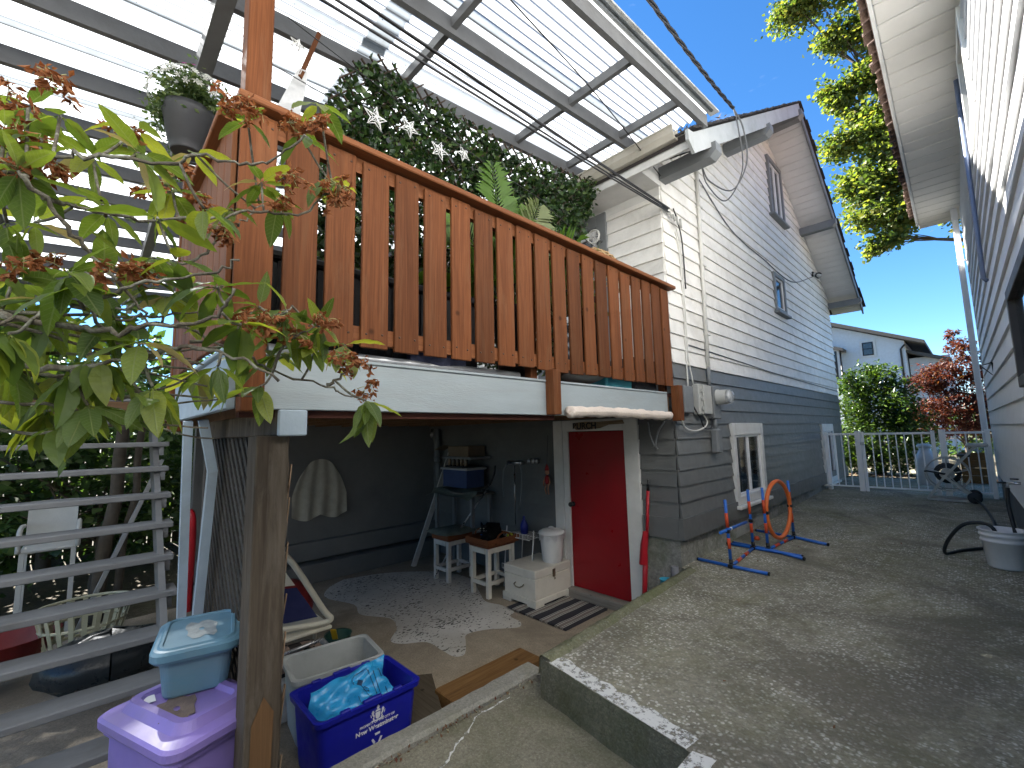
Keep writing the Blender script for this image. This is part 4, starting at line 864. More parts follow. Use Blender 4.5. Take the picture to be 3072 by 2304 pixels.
obj('torso', MB().lathe([(.018,0),(.03,.03),(.035,.09),(.015,.12)],(-1.79,-.10,1.35),12), plain('puppet_red', (.35,.03,.03)), pup)
for s_ in (-1,1):
    obj('arm', MB().tube([(-1.79+s_*.03,-.10,1.45),(-1.79+s_*.055,-.11,1.38),(-1.79+s_*.04,-.13,1.33)], .009, 6), m_pup, pup); obj('leg', MB().tube([(-1.79+s_*.018,-.10,1.355),(-1.79+s_*.026,-.12,1.29),(-1.79+s_*.022,-.10,1.22)], .010, 6), m_pup, pup)
rk = thing('wire_rack', 'white wire shelf rack behind the small bin', 'rack', (-2.05,-.25,0)); m_wire = plain('white_wire', (.6,.6,.6), .4, .05)
for (x,y) in ((-2.30,-.42),(-1.80,-.42),(-2.30,-.10),(-1.80,-.10)): obj('upright', MB().tube([(x-.04 if x < -2 else x,y,.0),(x,y,.45),(x+.04,y,.80)], .008, 6), m_wire, rk)
for z in (.25,.68):
    q = MB()
    for k in range(11): q.tube([(-2.33+.05*k,-.46,z),(-2.33+.05*k,-.08,z)], .003, 4)
    for y in (-.46,-.27,-.08): q.tube([(-2.33,y,z),(-1.80,y,z)], .005, 5)
    for k in range(11): q.tube([(-2.33+.05*k,-.46,z),(-2.33+.05*k,-.46,z+.06)], .003, 4)
    q.tube([(-2.33,-.46,z+.06),(-1.80,-.46,z+.06)], .004, 4); obj('shelf', q, m_wire, rk)
obj('spray_bottle', MB().lathe([(.05,0),(.052,.12),(.03,.17),(.016,.19),(.016,.23),(0,.235)],(-2.10,-.25,.69),14), plain('deep_blue_plastic', (.02,.03,.22), .4, .1), None, 'dark blue bottle on the wire rack', 'bottle', loc=(-2.1,-.25,.69))
# towel on the left wall
P = []
for i in range(22):
    r = []; v = i/21
    for j in range(25):
        u = j/24; w = .26+.14*min(1,v*1.9)**.7; fold = .035*math.sin(u*24+v*1.5)*(.3+.7*v); yb = -2.05+(u-.5)*w*2
        zz = 1.72-.80*v-.16*abs(math.sin(u*6.2))*max(0,v-.55)-.20*(abs(u-.5)*2)**2.6*(1-v)
        r.append((-4.585+fold*.6+.03*v, yb, zz))
    P.append(r)
obj('hanging_towel', MB().grid(P), plain('dusty_beige_towel', (.40,.38,.31), .95, .15, 10, .4, 180), None, 'beige towel hanging on the dark wall under the deck', 'towel', loc=(-4.59,-2.05,1.4))
# rolled canvas, sign, wall bracket
P = []
for i in range(60):
    u = i/59; y = -1.92+1.62*u; R_ = .043+.004*math.sin(u*31)+.003*math.sin(u*77+1); r = []
    for j in range(17):
        t = 2*math.pi*j/16; r.append((.098+R_*math.cos(t), y+.006*math.sin(t*2), 2.188+R_*math.sin(t)+.008*math.sin(u*5)-.0*u+rnd.uniform(-.002,.002)))
    P.append(r)
P = [[(p[0]*0+.098,p[1],2.175) for p in P[0]]]+P+[[(.098,p[1],2.175) for p in P[-1]]]
roll = obj('rolled_canvas', MB().grid(P), plain('stained_cream_canvas', (.66,.57,.49), .85, .10, 6, .7, 60, chips=(.30,.12,.12)), None, 'rolled cream canvas tied below the grey-blue fascia above the door', 'canvas roll', loc=(.1,-1.1,2.17))
sg = thing('name_sign', 'driftwood name board reading BURCH above the red door', 'sign', (-.95,-.08,2.13))
q = MB(); up_ = [(x_,z_-.032) for x_,z_ in ((-1.34,2.13),(-1.33,2.185),(-1.15,2.198),(-.95,2.190),(-.60,2.20),(-.585,2.155),(-.80,2.150),(-.93,2.110),(-1.10,2.098),(-1.28,2.095))]
q.prism([(x,-.062,z) for x,z in up_], (0,-.018,0)); obj('board', q, wood('driftwood', (.16,.10,.055), (.40,.32,.22), 'X', .8, .8), sg)
tm_ = text_mesh('BURCH', .112, Matrix.Translation((-1.155,-.0815,2.074)) @ Matrix.Rotation(R(90),4,'X'), .0012, .004); tm_.materials.append(m_blk); o = obj('lettering', tm_, None, sg, local=True); o.location = -BASE[sg]
wb = thing('wall_bracket', 'grey wishbone cable bracket on the siding right of the door', 'bracket', (-.22,-.05,2)); obj('arm', MB().tube(spline([(-.30,-.03,2.13),(-.27,-.05,1.98),(-.22,-.06,1.86)],5), .011, 6), m_trimg, wb); obj('arm', MB().tube(spline([(-.10,-.03,2.13),(-.17,-.05,2.02),(-.205,-.06,1.88),(-.19,-.05,1.83)],5), .011, 6), m_trimg, wb)
# shovel, cup, pipe stub
m_rpl = plain('red_plastic', (.42,.015,.025), .35, .12, 6, .1)
sh = thing('snow_shovel', 'red shovel standing upright between the door casing and the corner', 'shovel', (-.40,-.12,.05))
obj('handle', MB().tube([(-.295,-.12,1.38),(-.345,-.12,.80)], .017, 10), m_rpl, sh); obj('grip', MB().tube([(-.284,-.12,1.50),(-.295,-.12,1.38)], .015, 10), m_blk, sh); obj('shaft', MB().tube([(-.375,-.11,.70),(-.425,-.11,.06)], .028, 10), m_rpl, sh)
P = [[(-.345-.05*u+(.025+.028*min(1,u*2.5))*(v-.5)*2*.8, -.135-.035*math.sin(math.pi*v)-.01, .95-.36*u) for v in np.linspace(0,1,9)] for u in np.linspace(0,1,9)]
q = MB().grid(P); q.grid([[(x,y+.012,z) for x,y,z in r] for r in P]); obj('scoop', q, m_rpl, sh)
obj('dog_bowl', MB().lathe([(.055,0),(.06,.05),(.064,.055),(.058,.052),(.05,.012),(0,.010)],(-.13,-.15,.44),20), plain('turquoise_plastic', (.03,.32,.46), .4, .1), None, 'turquoise cup tucked between foundation and kerb', 'cup', loc=(-.13,-.15,.44))
obj('pipe_stub', MB().lathe([(.04,0),(.04,.62),(.034,.62),(.034,.58),(0,.58)],(-.055,-.09,.0),16), plain('grey_abs_pipe', (.16,.16,.17), .5, .1), None, 'grey capped pipe stub against the house foundation', 'pipe', loc=(-.055,-.09,0))
# ================================================================ BINS BY THE POST
m_bbin = plain('recycling_blue', (.012,.016,.33), .42, .10, 5, .1, 40, dirt=(.03,.035,.30), dirtamt=.4)
def binmesh(cx, cy, lx, ly, h, z0, rz, notch=True, taper=.86, lip=.03, th=.008):
    q = MB(); M_ = Matrix.Translation((cx,cy,z0)) @ Matrix.Rotation(rz,4,'Z')
    def ring(a, b, z, rr=.05, n=6, hx=0):
        pts = []
        for (sx,sy,t0) in ((1,1,0),(-1,1,90),(-1,-1,180),(1,-1,270)):
            for k in range(n+1): t = R(t0+90*k/n); pts.append((sx*(a-rr)+rr*math.cos(t), sy*(b-rr)+rr*math.sin(t), z))
        return pts+[pts[0]]
    a, b = lx/2, ly/2
    rows = [ring(a*taper,b*taper,0), ring(a*(taper+.02),b*(taper+.02),.01), ring(a*.96,b*.96,h*.78), ring(a*.965,b*.965,h*.93), ring(a+lip*.4,b+lip*.4,h*.93), ring(a+lip*.5,b+lip*.5,h), ring(a+lip*.1,b+lip*.1,h+.004), ring(a*.965-th,b*.965-th,h-.004), ring(a*.95-th,b*.95-th,h*.78), ring(a*(taper+.02)-th,b*(taper+.02)-th,.02)]
    if notch:
        for k in (4,5,6,7):
            rows[k] = [(x,y,z-(.055 if abs(y) < b*.45 and abs(x) > a*.8 else 0)) for x,y,z in rows[k]]
    q.grid(rows, False); n = len(rows[0]); q.f.append(tuple(range(n-2,-1,-1))); q.f.append(tuple(range(9*n, 10*n-1)))
    return q.xf(M_), M_
rb = thing('recycling_bin', 'bright blue city recycling box with white print standing by the curb', 'recycling box', (-.68,-3.22,0), 0)
bq, BM = binmesh(-.69,-3.235,.66,.46,.42,.004,R(90))
obj('box', bq, m_bbin, rb)
for k in (-1,1): obj('rim_clip', MB().bbox(-.06,.06,.228*k-.014,.228*k+.014,.408,.437,.004).xf(BM), m_bbin, rb); obj('rim_clip', MB().bbox(.14,.20,.228*k-.014,.228*k+.014,.410,.434,.004).xf(BM), m_bbin, rb); obj('rim_clip', MB().bbox(-.20,-.14,.228*k-.014,.228*k+.014,.410,.434,.004).xf(BM), m_bbin, rb)
# print on the +X face (local -Y): tilt with the taper
FM = Matrix.Translation((-.69+.2172,-3.195,.272)) @ Matrix.Rotation(R(90),4,'Z') @ Matrix.Rotation(R(90+3.4),4,'X')
m_print = plain('white_print', (.78,.78,.80), .6, .04)
for txt,sz,yy,bo in (('PROPERTY OF THE CITY OF',.0185,.010,.0004),('New Westminster',.037,-.026,.0010)):
    me = text_mesh(txt, sz, FM @ Matrix.Translation((0,yy,.0012)), .0006, bo); me.materials.append(m_print); o = obj('lettering', me, None, rb, local=True); o.location = -BASE[rb]
cq = MB()
def flat(pts, z=.0008): 
    cq.prism([FM @ Vector((x,y,z)) for x,y in pts], (FM.to_3x3() @ Vector((0,0,.0012))))
flat([(-.016,.050),(-.013,.035),(0,.026),(.013,.035),(.016,.050),(.016,.068),(-.016,.068)])           # shield
flat([(-.017,.073),(.017,.073),(.013,.083),(-.013,.083)]); flat([(-.006,.085),(.006,.085),(.009,.098),(0,.112),(-.009,.098)]) # helm, crest
for s_ in (-1,1):
    flat([(s_*x,y) for x,y in ((.020,.030),(.030,.028),(.033,.040),(.027,.046),(.036,.058),(.042,.074),(.036,.086),(.028,.084),(.024,.072),(.028,.066),(.021,.052),(.025,.040))])
    flat([(s_*x,y) for x,y in ((.040,.046),(.046,.052),(.048,.068),(.044,.064))])
flat([(-.042,.022),(0,.017),(.042,.022),(.040,.029),(0,.0245),(-.040,.029)])
obj('city_crest', cq, m_print, rb, kind='stuff'); cq = MB()
for k in range(3):
    t = R(90+120*k); cx2, cy2 = .026*math.cos(t), -.085+.026*math.sin(t); a1 = t+R(90)
    flat([(cx2+.016*math.cos(a1)+.006*math.cos(t),cy2+.016*math.sin(a1)+.006*math.sin(t)),(cx2-.018*math.cos(a1)+.006*math.cos(t),cy2-.018*math.sin(a1)+.006*math.sin(t)),(cx2-.018*math.cos(a1)-.006*math.cos(t),cy2-.018*math.sin(a1)-.006*math.sin(t)),(cx2+.012*math.cos(a1)-.008*math.cos(t),cy2+.012*math.sin(a1)-.008*math.sin(t))])
obj('recycling_mark', cq, m_print, rb, kind='stuff')
# bag in the box
P = []; m_bag = plain('light_blue_film', (.035,.36,.72), .3, .10, 8, .55, 26, spec=.6)
for i in range(25):
    u = i/24; r = []
    for j in range(17):
        v = j/16; wob = .012*math.sin(u*17+v*9)+.008*math.sin(v*23-u*11); th = .085*math.sin(math.pi*u)**.5*math.sin(math.pi*v)**.4
        r.append((-.61-.18*v+th*.5+wob, -3.50+.50*u+.02*math.sin(v*7), .17+.27*v+.06*u+th*.55+wob))
    P.append(r)
bag = obj('plastic_bag', MB().grid(P), m_bag, None, 'light blue plastic bag lying in the blue recycling box', 'bag', loc=(-.7,-3.25,.2))
P3 = [(i,j) for i in range(12,22) for j in range(5,12)]
pq = MB()
def bp(u,v):
    i, j = u*24, v*16; a, b = int(i), int(j); p = Vector(P[a][b]); q2 = Vector(P[min(24,a+1)][b]); q3 = Vector(P[a][min(16,b+1)]); return p+(q2-p)*(i-a)+(q3-p)*(j-b)+Vector((.007,-.002,.006))
for ring in ([(.52,.35),(.52,.80),(.56,.86),(.70,.86),(.74,.80),(.74,.35),(.70,.30),(.56,.30)],[(.66,.45),(.70,.52),(.66,.58),(.62,.52)],[(.80,.30),(.80,.75),(.90,.75),(.90,.30)]): pq.tube([bp(*p) for p in ring], .0022, 4, closed=True)
pq.tube([bp(.62,.62),bp(.62,.36),bp(.70,.30)], .002, 4); pq.add([bp(.57,.66),bp(.62,.60),bp(.67,.68),bp(.62,.76)], [(0,1,2,3)])
obj('print', pq, plain('dark_ink', (.015,.05,.12), .6, .1), bag)
gb, GM = binmesh(-1.16,-3.20,.60,.42,.44,.004,R(83), False)
obj('grey_tub', gb, plain('pale_grey_plastic', (.42,.44,.43), .5, .08, 5, .1, 40, dirt=(.22,.22,.20), dirtamt=.5), None, 'pale grey empty plastic tub behind the blue recycling box', 'tub', loc=(-1.16,-3.2,0))
# purple tote + blue tote
m_pur = plain('purple_plastic', (.23,.17,.47), .36, .07, 4, .08, 40, dirt=(.20,.16,.24), dirtamt=.55)
m_tea = plain('dusty_blue_plastic', (.115,.235,.315), .42, .10, 4, .1, 40, dirt=(.20,.24,.25), dirtamt=.6)
def tote(name, lbl, cx, cy, lx, ly, h, z0, rz, mat, lidh, rim, ins=1.0):
    t = thing(name, lbl, 'tote', (cx,cy,z0)); q, M_ = binmesh(cx,cy,lx,ly,h,z0,rz,False,.84,.02); obj('tub', q, mat, t)
    def ring(a, b, z, rr): 
        pts = []
        for (sx,sy,t0) in ((1,1,0),(-1,1,90),(-1,-1,180),(1,-1,270)):
            for k in range(7): tt = R(t0+15*k); pts.append((sx*(a-rr)+rr*math.cos(tt), sy*(b-rr)+rr*math.sin(tt), z))
        return pts+[pts[0]]
    a, b = lx/2+.03, ly/2+.03
    rows = [ring(a-.01,b-.01,h-.035,.07), ring(a,b,h-.02,.07), ring(a,b,h+.008,.07), ring(a-.012,b-.012,h+.018,.07), ring(a-.06*ins,b-.06*ins,h+.018+lidh*.25,.07), ring(a-.085*ins,b-.085*ins,h+.018+lidh,.06), ring(a-.115*ins,b-.115*ins,h+.018+lidh,.05), ring(a-.125*ins,b-.125*ins,h+.018+lidh-rim,.05), ring(.02,.02,h+.018+lidh-rim,.01)]
    l = MB().grid(rows, False); l.f.append(tuple(range(len(l.v)-2, len(l.v)-len(rows[0])-1, -1))); obj('lid', l.xf(M_), mat, t); return t, M_
pt, PMx = tote('storage_tote', 'large purple plastic tote with a dirty lid at the foot of the stairs', -.37, -4.19, .56, .40, .785, .02, R(20), m_pur, .045, .022)
for k in (-1,1): obj('tub_handle', MB().bbox(-.10,.10,.205*k-.02,.205*k+.02,.50,.58,.012).xf(PMx), m_pur, pt)
tt_, TMx = tote('storage_tote', 'small dusty blue plastic tote stacked on the purple one', -.57, -4.125, .42, .30, .205, .854, R(-12), m_tea, .010, .008, .38)
def stain(cx, cy, z, rx, ry, mat, parent, seed):
    r_ = random.Random(seed); P = [[(cx+rx*u/6*math.cos(2*math.pi*j/18)*(1+.25*math.sin(j*2.1+seed)*u/6), cy+ry*u/6*math.sin(2*math.pi*j/18)*(1+.2*math.sin(j*1.3)*u/6), z+r_.uniform(0,.0012)) for j in range(19)] for u in range(1,7)]
    obj('dirt_film', MB().grid(P), mat, parent)
m_dirt = plain('dry_silt', (.17,.13,.11), .95, .35, 18, .6, 90); m_silt = plain('pale_silt', (.30,.33,.33), .9, .3, 14, .3, 60)
stain(-.31, -4.24, .8505, .13, .075, m_dirt, pt, 2); stain(-.56, -4.12, 1.0805, .12, .07, m_silt, tt_, 5)
obj('paper_tag', MB().box(-.52,-.45,-4.34,-4.30,.852,.854), m_vinyl, None, 'scrap of white paper on the purple tote lid', 'paper', loc=(-.3,-4.35,.83))
# ================================================================ LATTICE, LEANING TIMBERS, LOUNGER
la = thing('lattice_screen', 'grey weathered lattice panel standing behind the support post', 'lattice', (-.9,-3.95,0)); m_lat = wood('grey_lattice_wood', (.055,.048,.042), (.11,.10,.088), 'Z', .8, .8, .25, knots=False)
for sgn in (1,-1):
    c = -4.2
    while c < 2.5:
        pts = [(c+sgn*(z-.1), z) for z in np.linspace(.45,2.03,80) if -1.55 < c+sgn*(z-.1) < -.12]
        if len(pts) > 6: obj('lattice_slat', MB().beam((pts[0][0],-3.955+.008*sgn,pts[0][1]),(pts[-1][0],-3.955+.008*sgn,pts[-1][1]),.008,.036,(0,1,0)) if 0 else MB().beam((pts[0][0],-3.955+.006*sgn,pts[0][1]),(pts[-1][0],-3.955+.006*sgn,pts[-1][1]),.034,.009,(0,1,0)), m_lat, la)
        c += .105
for x in (-1.58,-.115): obj('frame', MB().bbox(x-.03,x+.03,-3.985,-3.925,0,2.04,.004), m_lat, la)
obj('leaning_timber', MB().beam((-1.30,-4.10,.62),(-1.05,-4.165,2.15),.05,.045,(0,1,0)), m_bluev, None, 'narrow pale blue timber hung straight under the deck end', 'timber', loc=(-1.2,-4.12,1))
lt = thing('leaning_brace', 'pale blue knee-shaped timber brace leaning under the deck end', 'brace', (-1.15,-4.08,.3)); obj('upper', MB().beam((-.98,-4.10,2.155),(-1.03,-4.03,1.84),.05,.05,(0,1,0)), m_bluev, lt); obj('lower', MB().beam((-1.03,-4.03,1.85),(-1.30,-4.05,.30),.05,.05,(0,1,0)), m_bluev, lt)
lo = thing('lounge_chair', 'folded lounge chair with cream tube frame and navy fabric behind the post', 'lounge chair', (-1.6,-3.3,0)); m_crm = plain('cream_tube', (.62,.58,.47), .4, .08)
fr = spline([(-1.76,-3.46,1.14),(-1.70,-3.34,1.04),(-1.63,-3.10,.62),(-1.60,-3.045,.54),(-1.62,-3.11,.515),(-1.66,-3.32,.53),(-1.70,-3.55,.55)],7)
obj('frame', MB().tube(fr, .024, 10), m_crm, lo)
def lpt(u,v): return (-1.72+.09*u-.05*v, -3.40+.28*u-.26*v, 1.02-.46*u+.02*math.sin(3*u)*v)
obj('fabric', MB().grid([[lpt(u,v) for v in np.linspace(.05,1,6)] for u in np.linspace(.42,.98,8)]), plain('navy_cloth', (.02,.025,.09), .9, .15), lo)
obj('head_pad', MB().grid([[lpt(u,v) for v in np.linspace(.05,1,6)] for u in np.linspace(.12,.38,5)]), m_crm, lo); obj('tray_edge', MB().bbox(-1.95,-1.60,-3.62,-3.03,.455,.485,.008), m_crm, lo)
obj('back_leg', MB().tube([(-1.66,-3.55,.34),(-1.50,-3.16,.44)], .016, 8), m_chrome, lo); obj('back_leg', MB().tube([(-1.50,-3.16,.44),(-1.44,-3.06,.31)], .022, 8), m_trimg, lo)
for (y) in (-3.5,-3.1): obj('leg', MB().tube([(-1.78,y,.455),(-1.85,y,.0)], .017, 8), m_crm, lo)
P = [[(-1.86+.36*i/14+.015*math.sin(j), -3.62+.62*j/14, .25+.15*math.sin(math.pi*i/14)**.6*math.sin(math.pi*j/14)**.5) for j in range(15)] for i in range(15)]
def checkmat():
    m, nt, b, o = _nodes('checked_cloth'); tc = nt.nodes.new('ShaderNodeTexCoord'); ck_ = nt.nodes.new('ShaderNodeTexChecker'); ck_.inputs['Scale'].default_value = 11; ck_.inputs['Color1'].default_value = (.03,.025,.025,1); ck_.inputs['Color2'].default_value = (.30,.22,.18,1); nt.links.new(tc.outputs['Object'], ck_.inputs['Vector']); nt.links.new(ck_.outputs[0], b.inputs['Base Color']); b.inputs['Roughness'].default_value = .95; return m
obj('checked_cushion', MB().grid(P), checkmat(), None, 'brown and black checked cushion under the lounge chair', 'cushion', loc=(-1.6,-3.35,.0))
P = [[(-1.72+.34*i/14, -3.66+.72*j/20, .01+.26*math.sin(math.pi*i/14)**.5*math.sin(math.pi*(j+.3)/20.6)**.3+.006*math.sin(i*2.1)) for j in range(21)] for i in range(15)]
obj('white_cushion', MB().grid(P), plain('dirty_white_cloth', (.58,.56,.52), .9, .10, 8, .5, 40), None, 'dirty white padded cushion on the floor behind the grey tub', 'cushion', loc=(-1.45,-3.3,0))
P = [[(-.33+.10*math.sin(math.pi*i/12)*math.cos(2*math.pi*j/16)+.01*math.sin(j*2), -3.925+.06*math.sin(math.pi*i/12)*math.sin(2*math.pi*j/16), .42-.30*math.cos(math.pi*i/12)) for j in range(17)] for i in range(13)]
obj('white_bundle', MB().grid(P), plain('dirty_white_cloth', (.58,.56,.52)), None, 'white padded bundle wedged between the purple tote and the post', 'cushion', loc=(-.33,-3.92,.1))
P = [[(-1.02+.30*math.sin(math.pi*i/12)*math.cos(2*math.pi*j/16)*.45, -3.98+.13*math.sin(math.pi*i/12)*math.sin(2*math.pi*j/16), .75-.34*math.cos(math.pi*i/12)*.6) for j in range(17)] for i in range(13)]
obj('navy_bag', MB().grid(P), plain('navy_cloth', (.02,.025,.09)), None, 'dark navy bag hanging behind the lattice foot', 'bag', loc=(-1.0,-3.98,.6))
tc_ = thing('toy_car', 'red and yellow toy behind the lounge chair', 'toy', (-2.7,-3.25,0)); obj('body', MB().lathe([(.05,0),(.20,.10),(.26,.30),(.22,.46),(.08,.52),(0,.53)],(-2.62,-3.05,.1),16,1.2,.8), plain('dull_red_plastic', (.20,.02,.02), .5, .15), tc_); obj('knob', MB().lathe([(.05,0),(.07,.06),(.05,.13),(0,.15)],(-2.30,-3.45,.93),12), plain('yellow_plastic', (.55,.35,.02), .5, .1), tc_); obj('post', MB().tube([(-2.3,-3.45,.0),(-2.3,-3.45,.95)], .02, 8), m_chrome, tc_)
pk = thing('plant_pot', 'green pot with a yellow trowel by the lounge chair foot', 'pot', (-2.15,-2.75,0)); obj('pot', MB().lathe([(.09,0),(.12,.16),(.128,.17),(.11,.16),(.08,.03),(0,.03)],(-2.15,-2.75,.0),18), plain('dark_green_plastic', (.02,.07,.05), .5, .1), pk); obj('trowel', MB().beam((-2.12,-2.78,.10),(-2.05,-2.84,.26),.05,.01), plain('yellow_plastic', (.55,.35,.02)), pk)
# ================================================================ PASSAGE: dog agility set, fence, hose reel, bucket
m_ab = plain('agility_blue', (.02,.13,.50), .4, .08); m_ao = plain('agility_orange_tape', (.62,.075,.02), .45, .08); m_aring = plain('orange_ring', (.72,.16,.035), .4, .07)
AZ = .628
def striped(parent, name, p, q, r, cuts, first=0):
    """a tube with tape bands: blue tube, bands as sub-parts"""
    p, q = Vector(p), Vector(q); o = obj(name, MB().tube([p,q], r, 10), m_ab, parent)
    for (a,b) in cuts: obj('tape_band', MB().tube([p.lerp(q,a),p.lerp(q,b)], r+.0012, 10), m_ao, o)
    return o
def agility(label, j1, j2, feet, h, bar):
    t = thing('agility_jump' if bar else 'agility_hoop', label, 'agility jump' if bar else 'agility hoop', ((j1[0]+j2[0])/2,(j1[1]+j2[1])/2,.61))
    for j, ft in zip((j1,j2), feet):
        z = slabz(j[1])+.02; obj('foot', MB().tube([(ft[0][0],ft[0][1],z),(j[0],j[1],z),(ft[1][0],ft[1][1],z)], .016, 10), m_ab, t)
        for e in ft: d = (Vector((e[0],e[1],z))-Vector((j[0],j[1],z))).normalized(); obj('end_cap', MB().tube([Vector((e[0],e[1],z))-d*.012,Vector((e[0],e[1],z))+d*.002], .018, 10), m_blk, t)
        striped(t, 'upright', (j[0],j[1],z), (j[0]-.01,j[1]-.01,z+h), .0155, ((.26,.42),(.58,.80)))
        obj('joint', MB().bbox(j[0]-.024,j[0]+.024,j[1]-.04,j[1]+.04,z-.017,z+.022,.006).tube([(j[0],j[1],z),(j[0],j[1],z+.07)],.020,10), m_blk, t)
    striped(t, 'base_bar', (*j1,slabz(j1[1])+.02), (*j2,slabz(j2[1])+.02), .0155, ((.22,.40),(.55,.72)))
    return t
ja = agility('blue and orange dog agility jump bar nearest the house corner', (.371,.292), (.307,1.154), (((.005,.330),(.733,.272)),((-.0,1.182),(.82,1.112))), .67, True)
obj('jump_bar', MB().tube([(.36,.11,.985),(.31,.98,.955)], .016, 10), m_ab, ja); obj('white_sleeve', MB().tube([(.343,.40,.9755),(.341,.44,.974)], .0175, 10), m_vinyl, ja)
for (x,y,z) in ((.362,.290,.98),(.307,1.146,.957)): obj('clip', MB().bbox(x-.024,x+.024,y-.02,y+.02,z-.028,z+.01,.005), m_blk, ja)
hb = agility('blue and orange agility frame holding a tyre-like orange hoop', (.454,1.191), (.528,1.95), (((.04,1.262),(.854,1.019)),((.05,2.063),(.922,1.78))), .70, False)
hc = Vector((.49,1.57,1.045)); ax = (Vector((.528,1.95,0))-Vector((.454,1.191,0))).normalized()
obj('hoop', MB().tube([hc+ax*(.345*math.cos(t))+Vector((0,0,.335*math.sin(t))) for t in np.linspace(0,2*math.pi,41)[:-1]], .024, 10, closed=True), m_aring, hb)
for s_ in (-1,1): p = hc+ax*(.352*s_); obj('clip', MB().bbox(p.x-.03,p.x+.03,p.y-.03,p.y+.03,p.z-.018,p.z+.018,.006), m_blk, hb)
obj('loose_cap', MB().lathe([(.03,0),(.034,.02),(.02,.045),(0,.05)],(.20,1.62,.628),12), m_ao, None, 'small orange cap on the ground behind the hoop', 'cap', loc=(.2,1.62,.62))
# fence and gate
m_fw = plain('white_aluminium', (.82,.82,.82), .4, .05, 4, .05)
def rail_panel(name, label, cat, x0, x1, y, posts, nbar, extra=None):
    t = thing(name, label, cat, ((x0+x1)/2,y,slabz(y))); z0, z1 = slabz(y), 1.905
    for (px,w,zt) in posts: obj('post', MB().bbox(px-w/2,px+w/2,y-w/2,y+w/2,z0,zt,.004), m_fw, t); obj('post_cap', MB().bbox(px-w/2-.004,px+w/2+.004,y-w/2-.004,y+w/2+.004,zt,zt+.012,.004), m_fw, t)
    obj('top_rail', MB().bbox(x0,x1,y-.018,y+.018,z1-.045,z1-.005,.004), m_fw, t); obj('bottom_rail', MB().bbox(x0,x1,y-.015,y+.015,z0+.07,z0+.10,.003), m_fw, t)
    for k in range(nbar):
        x = x0+(x1-x0)*(k+1)/(nbar+1); obj('bar', MB().box(x-.009,x+.009,y-.009,y+.009,z0+.101,z1-.046), m_fw, t)
    return t
GYF = 6.5
rail_panel('fence_panel', 'short white metal fence panel against the grey house wall', 'fence', .115,.555,GYF,((.075,.075,1.915),(.60,.085,1.93)),3)
gt = rail_panel('gate', 'white metal gate with vertical bars across the passage', 'gate', .70,1.66,GYF,((.675,.045,1.91),(1.69,.055,1.91)),7)
obj('latch', MB().bbox(.635,.70,GYF-.05,GYF-.02,1.66,1.72,.004), m_chrome, gt)
rail_panel('fence_panel', 'short white metal fence panel beside the hose reel', 'fence', 1.86,2.36,GYF,((1.815,.085,1.93),(2.375,.06,1.915)),3)
# hose reel cart
m_hr = plain('grey_green_plastic', (.40,.41,.39), .55, .10, 6, .15); m_hose = plain('black_hose', (.016,.017,.018), .4, .15)
hr = thing('hose_reel_cart', 'grey plastic hose reel cart on wheels by the white fence', 'hose reel', (1.95,6.0,.74)); z0 = slabz(6.0)
for y in (5.82,6.22):
    obj('side_frame', MB().beam((1.57,y,z0+.03),(1.80,y,z0+.40),.035,.075,(0,1,0)).beam((1.80,y,z0+.40),(2.22,y,z0+.92),.035,.08,(0,1,0)).beam((1.80,y,z0+.42),(2.12,y,z0+.08),.035,.07,(0,1,0)), m_hr, hr)
    obj('base_rail', MB().beam((1.57,y,z0+.03),(2.10,y,z0+.03),.035,.04,(0,1,0)), m_hr, hr)
    w = obj('wheel', MB().lathe([(.02,-.02),(.075,-.02),(.088,-.012),(.088,.012),(.075,.02),(.02,.02)],(0,0,0),20).xf(Matrix.Translation((2.13,y-.05 if y < 6 else y+.05,z0+.09)) @ Matrix.Rotation(R(90),4,'X')), m_blkp, hr)
    obj('reel_disc', MB().tube([(1.84+.27*math.cos(t),y+(.03 if y < 6 else -.03),z0+.45+.27*math.sin(t)) for t in np.linspace(0,2*math.pi,29)[:-1]], .012, 6, closed=True), m_hr, hr)
    for k in range(5): t = 2*math.pi*k/5+.3; obj('spoke', MB().beam((1.84,y+(.03 if y < 6 else -.03),z0+.45),(1.84+.27*math.cos(t),y+(.03 if y < 6 else -.03),z0+.45+.27*math.sin(t)),.012,.03,(0,1,0)), m_hr, hr)
obj('handle', MB().bbox(2.10,2.36,5.80,6.24,z0+.90,z0+.96,.02), m_hr, hr); obj('hub', MB().tube([(1.84,5.86,z0+.45),(1.84,6.18,z0+.45)], .09, 14), m_hr, hr); obj('crank', MB().tube([(1.84,5.80,z0+.45),(1.60,5.78,z0+.50),(1.58,5.70,z0+.50)], .014, 8), m_blkp, hr)
hs_ = []
for k in range(5):
    for t in np.linspace(0,2*math.pi,19)[:-1]: hs_.append((1.84+(.11+.014*k)*math.cos(t), 5.92+.045*k+.045*t/6.28, z0+.45+(.11+.014*k)*math.sin(t)))
obj('wound_hose', MB().tube(hs_, .012, 6), m_hose, hr); obj('tool_tray', MB().bbox(1.98,2.14,5.84,6.20,z0+.74,z0+.78,.01), m_blkp, hr)
obj('garden_hose', MB().tube(spline([(2.06,5.9,z0+.12),(2.2,5.5,z0+.03),(2.28,4.6,.73),(2.30,3.4,.70),(2.26,2.75,.68),(2.02,2.35,.665),(1.90,2.12,.66),(1.93,2.05,.80),(2.05,2.02,.98),(2.18,2.0,1.03),(2.27,1.97,1.0),(2.30,1.95,.88)],7), .017, 8), m_hose, None, 'black garden hose looping across the ground into the white bucket', 'hose', loc=(2.2,3.5,.66))
